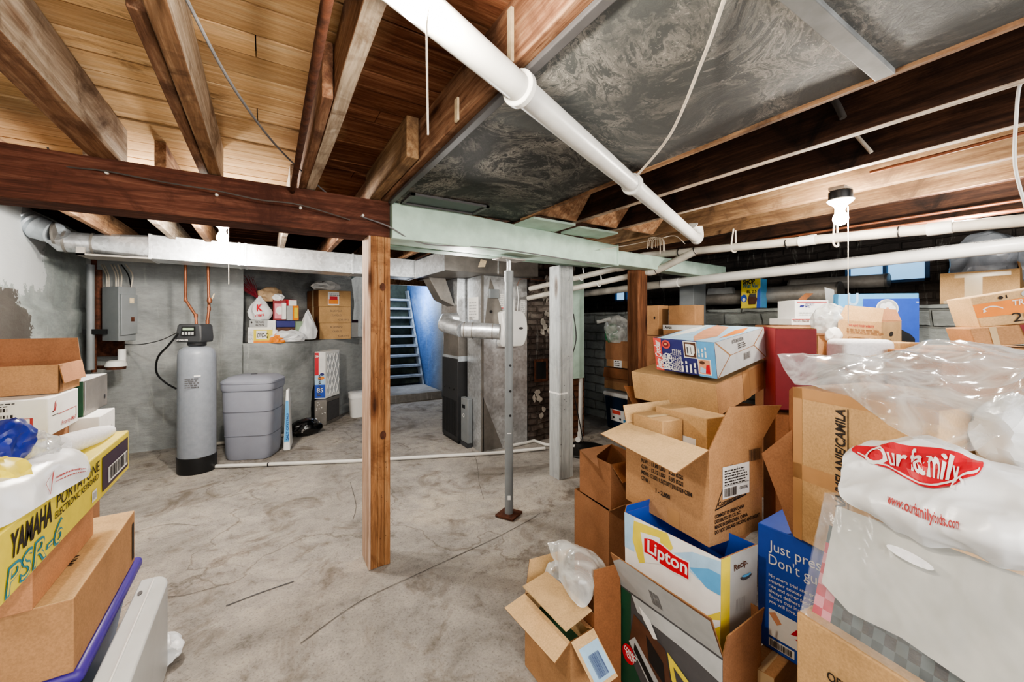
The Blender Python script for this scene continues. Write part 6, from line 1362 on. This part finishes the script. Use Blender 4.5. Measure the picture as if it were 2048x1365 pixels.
b = MB('film3'); b.quad(ft(0, 0, -.05), ft(1, 0, -.05), ft(1, 1.06, -.05), ft(0, 1.06, -.05)); b.quad(ft(0, 0, 0), ft(0, 0, -.05), ft(0, 1.04, -.05), ft(0, 1, 0)); part(b, 'vinyl_back', t)
b = MB('sand'); pts = [(.50 + .11 * math.cos(k * .35) , .765 + .035 * math.sin(k * .35) - .09 * math.cos(k * .35) * .15) for k in range(18)]; b.mat('foam').shape(ft, pts, .013); part(b, 'handle_slot', t, label='cream handle slot')
# white grocery bag
GB = [[W(1690, 1004, 1.04), W(1780, 1046, .96), W(1873, 1090, .885), W(1960, 1112, .83), W(2085, 1150, .76)],
      [W(1684, 985, 1.06), W(1780, 1015, .93), W(1873, 1050, .85), W(1960, 1072, .79), W(2090, 1090, .74)],
      [W(1692, 945, 1.10), W(1785, 955, .98), W(1870, 985, .89), W(1960, 1005, .83), W(2090, 1020, .77)],
      [W(1698, 909, 1.13), W(1770, 893, 1.05), W(1860, 893, .97), W(1950, 930, .9), W(2090, 962, .82)],
      [W(1720, 905, 1.17), W(1790, 885, 1.10), W(1870, 884, 1.03), W(1960, 928, .97), W(2090, 958, .9)]]
fng = surf(GB, 60, 40, .012, 9, 5)
b = MB('wbag'); b.grid(fng, 90, 70); gb = one(b, 'shopping_bag', 'bulging white grocery bag with red banner and web address, on the tablecloth bag', 'bag', angle=50)
fr = SurfFr(fng, .42, .2)
def banner(a): return ((.80 - .22 * math.sin(math.pi * min(1, a * 1.05)) ** .8 * .9 + .0 * a), (.86 + .03 * a))
b = MB('redp'); k_ = 40
for i in range(k_):
    a0, a1 = i / k_, (i + 1) / k_
    for (m_, e0, e1, eps) in (('redp', 0, 1, .004), ):
        for j in range(6):
            p_ = []
            for aa, jj in ((a0, j / 6), (a1, j / 6), (a1, (j + 1) / 6), (a0, (j + 1) / 6)):
                lo_, hi_ = .69 - .20 * math.sin(math.pi * aa) ** .7, .745 - .03 * math.sin(math.pi * aa)
                p_.append(fr(.10 + .69 * aa, lo_ + (hi_ - lo_) * jj, eps))
            b.quad(*p_)
o = b.build('red_banner', gb, gb.location); o['label'] = 'red curved banner'
b = MB('paper')
for i in range(k_):
    for off, w_ in ((.012, .014), (None, 0)):
        if off is None: continue
        p_ = []
        for aa, jj in ((i / k_, 0), ((i + 1) / k_, 0), ((i + 1) / k_, 1), (i / k_, 1)): aa = .03 + .94 * aa; lo_ = .69 - .20 * math.sin(math.pi * aa) ** .7; p_.append(fr(.10 + .69 * aa, lo_ + off + w_ * jj, .006))
        b.quad(*p_)
b.text(fr, 'Our family.', .165, .578, .026, .222, -.015, .3, .02, 'L', .006); o = b.build('lettering', gb, gb.location); o['label'] = 'white script lettering'
b = MB('redink'); b.text(fr, 'www.ourfamilyfoods.com', .26, .27, .014, .17, 0, 0, .02, 'L', .005); o = b.build('web_address', gb, gb.location)
# clear plastic sheet over the lettered carton
SH = [[W(1590, 772, 1.34), W(1690, 790, 1.20), W(1745, 825, 1.11), W(1815, 868, 1.02), W(1900, 905, .95), W(1985, 900, .88), W(2090, 800, .84)],
      [W(1586, 764, 1.37), W(1680, 772, 1.22), W(1745, 790, 1.13), W(1820, 820, 1.03), W(1905, 850, .96), W(1990, 840, .92), W(2095, 770, .9)],
      [W(1572, 745, 1.43), W(1670, 748, 1.3), W(1750, 758, 1.2), W(1830, 770, 1.12), W(1915, 778, 1.06), W(2000, 770, 1.02), W(2095, 750, .98)],
      [W(1560, 724, 1.49), W(1660, 724, 1.42), W(1760, 722, 1.36), W(1840, 712, 1.3), W(1920, 712, 1.26), W(2000, 708, 1.22), W(2100, 728, 1.15)],
      [W(1553, 717, 1.52), W(1650, 717, 1.5), W(1770, 714, 1.46), W(1835, 700, 1.42), W(1878, 686, 1.40), W(1970, 700, 1.38), W(2100, 722, 1.3)]]
fns = surf(SH, 60, 40, .016, 6, 9)
b = MB('film'); b.grid(fns, 110, 80); one(b, 'plastic_sheet', 'crumpled clear plastic sheet draped over the lettered carton', 'plastic sheet', angle=40)
b = MB('cb2'); c = corners(cw_(1.2, 1.02), cw_(1.13, 1.2), cw_(1.62, 1.15), .725, 1.05)
bag('plastic_bag', 'grey-white crumpled bag beside the clear sheet at the frame edge', 'bag', W(2050, 955, .98), (.2, .16, .2), 'wbag', 101, .3, 1.7, .2, .3)
# ================================================================ things further back on the cartons
carton('long brown carton carrying the foam block and the folded flap box', [V((p.x, p.y, .002)) for p in cbox(1722, 1880, 735, 1300, 1.95, .6)[:4]] + cbox(1722, 1880, 735, 1300, 1.95, .6)[4:], 'cb2', tape=None)
carton('brown carton below the smiling-arrow box stack', [V((p.x, p.y, .002)) for p in cbox(1885, 2140, 706, 1300, 1.68, .25)[:4]] + cbox(1885, 2140, 706, 1300, 1.68, .25)[4:], 'cb2', tape=None)
c = cbox(1575, 1660, 651.5, 1200, 2.98, .4); carton('brown carton behind the red box carrying the white postal boxes', [V((p.x, p.y, .002)) for p in c[:4]] + c[4:], 'cb2', tape=None)
c = cbox(1690, 1850, 691, 1200, 2.88, .3); carton('brown carton behind the foam block carrying the blue fan box', [V((p.x, p.y, .002)) for p in c[:4]] + c[4:], 'cb2', tape=None)
def rest(c, z):
    d = z - c[0].z
    for i in range(4): c[i].z = z
    return c
t = None
c = cbox(1693, 1795, 680, 735, 1.97, .16, -.02)
b = MB('foam'); b.hexa(c); one(b, 'foam_block', 'white rounded foam packing block in front of the blue fan box', 'foam', bevel=.028, seg=4)
carton('small tan carton beside the white foam block', cbox(1799, 1848, 686, 734.8, 1.97, .12), 'cb3', tape=None)
c = pbox((1763, 645, 735), (1676, 640, 722), (1803, 643, 715), 2.32, 2.40, 2.62)
t, f = open_carton('brown mailer carton with raised printed front flap before the blue fan box', c, 'cb3', 'cb2', [('nl', W(1691, 611, 2.41), W(1769, 617, 2.33)), ('b1', 50, .1)], th=.003)
fl = f['nl']; b = MB('redink'); b.text(fl, 'WE HAVE TOUR WEBSITE', .25, .86, .014, .12, 0, 0, .02, 'L', .002); b.mat('edge').scribble(fl, .2, .72, .18, .03, 2, 4); b.mat('greyd').text(fl, 'AMPORIO', .34, .42, .024, .09, 0, 0, .03, 'L', .002); b.mat('greenp').disc(fl, .10, .38, .045, .085); b.disc(fl, .84, .28, .06, .11); b.mat('edge')
for q in ((.25, .72, .6, .615), (.25, .26, .2, .6), (.71, .72, .2, .6)): b.decal(fl, *q)
part(b, 'printing', t, label='red and green printing'); b = MB('ink'); b.text(f['nr'], 'MAILER', .3, .5, .02, .06, 0, 0, .02); b.disc(f['nr'], .45, .7, .1, .06); part(b, 'printing', t)
bag('bubble_wrap', 'crumpled bubble wrap between postal boxes and the mailer carton', 'bubble wrap', W(1660, 668, 2.5), (.2, .18, .2), 'film2', 111, .16, 1.8, .2, .4)
bag('crumpled_paper', 'small crumpled white paper below the bubble wrap', 'paper', W(1667, 682, 2.42), (.1, .08, .09), 'paper', 113, .18, 1.3)
c = cbox(1636, 1674, 672, 735, 2.5, .2, -.05); t, f = open_carton('open brown carton below the bubble wrap beside the red box', c, 'cb', 'cbd', [('b1', W(1673, 702, 2.3), W(1645, 672, 2.5))])
t, f = carton('white postal box with blue eagle mark and red stripe on the pile', rest(cbox(1590, 1657, 600.5, 636.5, 3.05, .2), 1.462), 'paper', tape=None); fl = f['nr']
b = MB('redink'); b.decal(fl, .05, .95, .86, .92); b.mat('navy').shape(fl, [(.12, .62), (.16, .74), (.28, .74), (.25, .62)]); b.text(fl, 'PRIORITY', .3, .70, .022, .07, 0, .1, .01, 'L', .002); b.text(fl, 'MAIL', .3, .60, .02, .035, 0, .1, .01, 'L', .002); b.mat('gray').scribble(fl, .12, .2, .14, .03, 2, 3); part(b, 'printing', t, label='red stripe and blue printing')
b = MB('cbd'); b.slab([W(1597, 600, 3.05), W(1612, 600, 3.05), W(1627, 587, 3.1), W(1612, 587, 3.1)], (0, 1, .2), .004); part(b, 'flap', t, label='brown raised flap')
t, f = carton('flat white postal box with red print below the eagle-marked one', rest(cbox(1583, 1650, 637, 651, 3.0, .26), 1.417), 'paper', tape=None); b = MB('redink'); b.decal(f['nr'], 0, 1, .8, .9); b.mat('brownp').text(f['nr'], 'PADDED FRAGILE', .05, .45, .018, .12, 0, 0, .02, 'L', .002); part(b, 'printing', t)
# fan box
c = rest(cbox(1677, 1838, 588.5, 690, 3.0, .07, -.1), 1.275)
t, f = carton('big blue box with an oval fan picture leaning by the windowed wall', c, 'sky', 'appliance_box', tape=None, sides={'b1': 'greyd'}); fl = f['nr']
b = MB('blue'); b.decal(fl, .31, 1, 0, .9, .001); b.mat('paper').disc(fl, .61, .70, .14, .19, .002, 32); b.mat('gray').disc(fl, .61, .70, .128, .172, .003, 32)
b.mat('foam')
for k in range(5): a = k * 1.257; b.disc(fl, .61 + .06 * math.cos(a), .70 + .08 * math.sin(a), .045, .065, .004 + k * .0003, 16)
b.mat('skin').disc(fl, .61, .70, .02, .028, .006); b.mat('skyl').text(fl, 'U', .115, .78, .09, .07, 0, 0, .02, 'L', .003); b.mat('black').shape(fl, [(.78, .30), (.9, .2), (.95, .12), (.95, .02), (.78, .02)], .002); b.mat('paper').decal(fl, .965, .995, .82, .835, .002); part(b, 'printed_front', t, label='dark blue panel with oval fan picture')
t = thing('paper_roll', 'grey-white rolled sheet standing between the postal boxes and blue fan box', 'roll', W(1668, 625, 3.12)); b = MB('gray'); b.hexa([W(1661, 690, 3.2), W(1677, 690, 3.2), W(1677, 690, 3.24), W(1661, 690, 3.24), W(1649, 575, 3.2), W(1668, 580, 3.2), W(1668, 580, 3.24), W(1649, 575, 3.24)]); part(b, 'sheet', t)
# smiling-arrow carton, two below
c = pbox((1960, 595 + 61, 0), (1960, 0, 0), (1960, 0, 0), 1, 1, 1) if False else None
p = [W(1961, 656, 1.76), W(2130, 640, 1.60), W(1940, 596, 1.76), W(2125, 567, 1.60)]
bk = cw_(.1, .19)
c = [p[0], p[1], p[1] + bk, p[0] + bk, p[2], p[3], p[3] + bk, p[2] + bk]
t, f = carton('tilted carton with an orange band and white arrow at the top of its stack', c, 'cbin', tape=None); fl = f['nr']
b = MB('orange'); b.decal(fl, 0, 1, .32, .76, .0012); b.mat('paper')
for k in range(12): a = k / 12; a1 = (k + 1) / 12; h = lambda q: .52 + .1 * math.sin(math.pi * (q * .9 + .1)); b.shape(fl, [(.1 + .24 * a, h(a)), (.1 + .24 * a1, h(a1)), (.1 + .24 * a1, h(a1) + .035), (.1 + .24 * a, h(a) + .035)], .002)
b.shape(fl, [(.09, .46), (.12, .60), (.14, .5)], .0022); b.text(fl, 'TRILLIUM', .45, .58, .022, .1, .0, .1, .02, 'L', .002); b.mat('ink').text(fl, '20', .42, .08, .04, .06, .04, 0, .0, 'L', .002); b.disc(fl, .34, .86, .03, .05); b.decal(fl, .4, .415, .82, .92); b.mat('gray').disc(fl, .62, .88, .05, .09); part(b, 'printing', t, label='orange band with white arrow and black marks')
p = [W(1952, 695, 1.75), W(2130, 683, 1.59), W(1938, 658, 1.75), W(2130, 643, 1.59)]
c = [p[0], p[1], p[1] + bk, p[0] + bk, p[2], p[3], p[3] + bk, p[2] + bk]
t, f = carton('brown carton with a maroon patch under the orange-banded carton', c, 'cb', tape=None); b = MB('tapec'); b.decal(f['nr'], .22, .30, 0, 1); part(b, 'tape', t); b = MB('maroon'); b.shape(f['nr'], [(.55, 1), (.62, .15), (1, .15), (1, 1)], .002); part(b, 'maroon_patch', t)
c = cbox(1924, 2130, 696, 706, 1.72, .2, -.03); c = rest(c, 1.318); t, f = carton('flat brown carton lowest under the orange-banded carton', c, 'cb', tape=None); b = MB('ink'); b.text(f['nr'], '*%', .6, .3, .02, None); part(b, 'printing', t)
# carton with grey plastic on the wall ledge
d0 = dX(1880, 4.31); y_r, y_l = WX(2040, 602, 4.31).y, WX(1880, 602, 4.31).y
zt, zb = W(1880, 548, d0).z, 1.576
c = wbox(4.31, 4.62, y_r, y_l, zb, zt)
c = [c[0], c[1], c[2], c[3]] + c[4:]
t, f = open_carton('old brown carton with clear tape on the wall ledge, grey plastic bulging out', c, 'cb3', 'cb2', [('nr', 100, .05)])
b = MB('tapec'); fl = Fr(c[3], c[0], c[4], c[7]); b.decal(fl, .33, .56, 0, .95, .002); b.decal(fl, .2, .9, .82, .95, .0025); b.decal(fl, .05, .6, 0, .1, .002); part(b, 'tape', t, label='yellowed clear tape')
bag('plastic_bag', 'grey plastic bulging out of the old taped carton on the wall ledge', 'bag', V((4.47, (y_r + y_l) / 2 - .02, zt - .14)), (.24, .36, .44), 'greybag', 121, .25, 1.5, .2, 0)
b = MB('greybag'); q = [W(2010, 548, 2.75), W(2035, 545, 2.7), W(2036, 490, 2.75), W(2018, 492, 2.8)]; b.slab(q, (1, 0, 0), .006); one(b, 'plastic_strip', 'strip of grey plastic hanging beside the old taped carton', 'plastic')
# shop vacuum carton and galvanised pipes on the ledge
t, f = carton('yellow and blue wet vacuum box standing on the wall ledge', abox(1521, 557, 616, 4.30, 1482, 1534), 'yellow', 'appliance_box', tape=None, sides={'nr': 'sky'}); fl = f['nl']
b = MB('brownp'); b.shape(fl, [(.4, .12), (.75, .12), (.85, .3), (.7, .5), (.45, .48), (.35, .3)], .002); b.mat('greyd').decal(fl, .45, .78, .38, .5, .003); b.mat('blue').shape(fl, [(.8, .0), (1, 0), (1, .7), (.85, .6)], .0015); b.mat('blue').disc(fl, .16, .34, .16, .14, .0015); b.mat('paper').disc(fl, .16, .3, .08, .06, .0025); b.mat('black').text(fl, 'SHOP', .1, .84, .05, .12, 0, .1, .04, 'L', .002); b.mat('teal').text(fl, 'Wet Vac', .08, .70, .045, .16, 0, .1, .03, 'L', .002); b.mat('ink').text(fl, '8L 2.5', .3, .52, .03, .1, 0, 0, .03, 'L', .002); b.mat('yellow').decal(fl, 0, .7, 0, .06, .003); part(b, 'printed_front', t, label='yellow front with vacuum picture')
def gpipe(u0, u1, v0, v1, X, r_, label):
    a, d = WX(u0, v0, X), WX(u1, v1, X); t = thing('duct_pipe', label, 'duct', a); b = MB('galvd'); b.tube([a, d], r_, 26); part(b, 'pipe_wall', t); b = MB('steel'); k = (d - a).normalized(); b.tube([d - k * .02, d], r_ * 1.04, 26); b.tube([a, a + k * .02], r_ * 1.04, 26); part(b, 'crimped_end', t); return t
gpipe(1400, 1492, 597, 594, 4.52, .085, 'galvanised round pipe length on the ledge between grey pier and yellow vacuum box')
gpipe(1498, 1682, 593, 583, 4.50, .088, 'longer galvanised round pipe on the ledge past the yellow vacuum box')
gpipe(1580, 1778, 571, 561, 4.68, .06, 'upper galvanised pipe lying below the window')
b = MB('gray'); a = WX(1415, 574, 4.5); b.slab([WX(1413, 590, 4.40), WX(1466, 587, 4.40), WX(1463, 575, 4.42), WX(1416, 578, 4.42)], (1, 0, 0), .06); one(b, 'metal_offcut', 'grey sheet-metal offcut lying on the first galvanised pipe', 'offcut')
# brown cartons by the brown post
A_ = lambda lab, u, vt, vb, X, ul, ur, m='cb', **k: carton(lab, abox(u, vt, vb, X, ul, ur), m, **k)
t, f = A_('brown carton with a round stamp partly hidden by the brown post', 1316.7, 611, 671, 3.4, 1258, 1337, 'cb', tape='nl'); b = MB('ink'); b.disc(f['nl'], .25, .55, .055, .08, .002); b.mat('cb').disc(f['nl'], .25, .55, .04, .06, .003); b.mat('ink').disc(f['nl'], .88, .58, .03, .05, .002); part(b, 'stamp', t, label='black round stamps')
A_('brown carton right of the stamped carton below the grey wall pier' if False else 'plain brown taped carton below the grey wall pier', 1390, 610, 650.5, 3.4, 1337, 1408, 'cb', tape='nl')
t, f = A_('carton with a white top edge under the plain brown taped carton', 1405, 651, 720, 3.33, 1326, 1425, 'cb', tape=None); b = MB('paper'); b.decal(f['nl'], 0, 1, .84, 1, .002); b.mat('ink').text(f['nl'], 'Artis', .05, .88, .03, .08, 0, 0, .02, 'L', .003); part(b, 'white_strip', t)
c = abox(1405, 721, 800, 3.33, 1326, 1425)
for i in range(4): c[i].z = .002
carton('lower carton beneath the white-edged carton, behind the brown post', c, 'cb2', tape=None)
c = abox(1316, 672, 700, 3.42, 1272, 1337)
for i in range(4): c[i].z = .002
carton('tall carton supporting the stamped carton behind the brown post', c, 'cb2', tape=None)
t, f = A_('brown carton with the green bag on top, beside the brown post', 1271, 685, 725, 3.93, 1211, 1277, 'cb2', tape=None)
t, f = A_('low brown carton with a white address label, second in the stack under the green bag', 1285, 726, 742, 3.93, 1213, 1291, 'cb', tape=None); b = MB('paper'); b.decal(f['nl'], .22, .45, .0, .95, .002); b.mat('ink').scribble(f['nl'], .25, .2, .1, .08, 3, 3); part(b, 'address_label', t, label='white address label')
c = abox(1268, 742.5, 770, 3.93, 1209, 1280); t, f = open_carton('brown carton with a drooping front flap, third in the stack under the green bag', c, 'cb2', 'cbd', [('nl', -75, .13)])
A_('brown carton resting on the navy cooler', 1272, 770.5, 788, 3.93, 1208.5, 1285, 'cb', tape=None)
t = thing('cooler', 'navy blue cooler with white lid and sticker at the bottom of the stack', 'cooler', (4.05, 3.7, 0))
yn, yf = WX(1262, 850, 3.93).y, WX(1210, 850, 3.95).y; zl = W(1240, 797, dX(1240, 3.93)).z; zt2 = W(1240, 788.5, dX(1240, 3.93)).z
b = MB('dwin'); b.slots[0] = 'navycool'; M['navycool'] = plain('navy_cooler', '#16283f', .4, 0, .06, 8)
b.hexa([(3.97, yn + .02, .003), (4.22, yn + .02, .003), (4.22, yf - .02, .003), (3.97, yf - .02, .003), (3.94, yn, zl), (4.24, yn, zl), (4.24, yf, zl), (3.94, yf, zl)]); part(b, 'body', t, bevel=.015)
b = MB('white'); b.box(3.92, 4.25, yn - .01, yf + .01, zl, zt2 - .002); part(b, 'lid', t, bevel=.015, label='white lid')
fl = Fr((3.965, yf - .02, .05), (3.965, yn + .02, .05), (3.94, yn, zl), (3.94, yf, zl)); b = MB('paper'); b.decal(fl, .2, .95, .18, .58, .004); b.mat('coral').decal(fl, .28, .6, .42, .55, .006); b.mat('sky').decal(fl, .7, .93, .2, .3, .006); b.mat('ink').disc(fl, .32, .3, .04, .04, .006); b.disc(fl, .58, .28, .04, .04, .006); part(b, 'sticker', t, label='white printed sticker')
pbg = bag('plastic_bag', 'clear bag with green contents on top of the brown carton stack by the wall', 'bag', W(1236, 686, dX(1240, 4.02)), (.3, .34, .36), 'film2', 131, .25, 1.6, .2, .3)
bag('green_bag', 'green plastic bundle inside the clear bag on the carton stack', 'bag', W(1224, 686, dX(1224, 3.98)), (.14, .16, .28), 'gbag', 133, .25, 1.6)
b = MB('film2'); q = W(1203, 643, 5.05); b.tube([q + V((-.04, .04, -.01)), q, q + V((.1, -.05, .03))], [.025, .02, .03], 8); b.build('twisted_end', pbg, pbg.location)
# upright cardboard strip behind QTY
# ================================================================ light
def area(name, loc, target, size, power, color=(1, 1, 1), sy=None):
    l = bpy.data.lights.new(name, 'AREA'); l.energy = power; l.color = color; l.shape = 'RECTANGLE'; l.size = size; l.size_y = sy or size
    o = bpy.data.objects.new(name, l); COL.objects.link(o); o.location = loc
    d = V(target) - V(loc); o.rotation_euler = d.to_track_quat('-Z', 'Y').to_euler(); return o
def point(name, loc, power, color, r=.05):
    l = bpy.data.lights.new(name, 'POINT'); l.energy = power; l.color = color; l.shadow_soft_size = r
    o = bpy.data.objects.new(name, l); COL.objects.link(o); o.location = loc; return o
w = bpy.data.worlds.new('world'); scene.world = w; w.use_nodes = True
w.node_tree.nodes['Background'].inputs[0].default_value = (1, .97, .93, 1); w.node_tree.nodes['Background'].inputs[1].default_value = .8
# broad fill light added behind the camera, standing for no lamp of the room
area('camera_fill', (.6, -1.5, 1.75), (.9, 3, 1.0), 3.2, 95, (1, .97, .93), 1.3)
# daylight down the stairwell, then unseen fill lamps added to brighten the cellar
point('stairwell_daylight', (2.45, 8.0, 1.95), 60, (.8, .89, 1), .25)
point('rear_fill', (-.5, 3.4, 2.06), 85, (1, .95, .88), .06)  # added fill without a fixture, brightens planks and back area
point('furnace_fill', (1.35, 2.95, 1.8), 30, (1, .96, .9), .08)  # added fill without a fixture, brightens the furnace
point('side_fill', (3.2, .55, 2.0), 40, (1, .95, .88), .06)  # added fill without a fixture, brightens the right-hand piles
scene.view_settings.view_transform = 'AgX'
try: scene.view_settings.look = 'AgX - Medium High Contrast'
except Exception: pass
scene.view_settings.exposure = .16
try:
    scene.cycles.use_denoising = True; scene.cycles.max_bounces = 8; scene.cycles.transparent_max_bounces = 12; scene.cycles.sample_clamp_indirect = 6
except Exception: pass
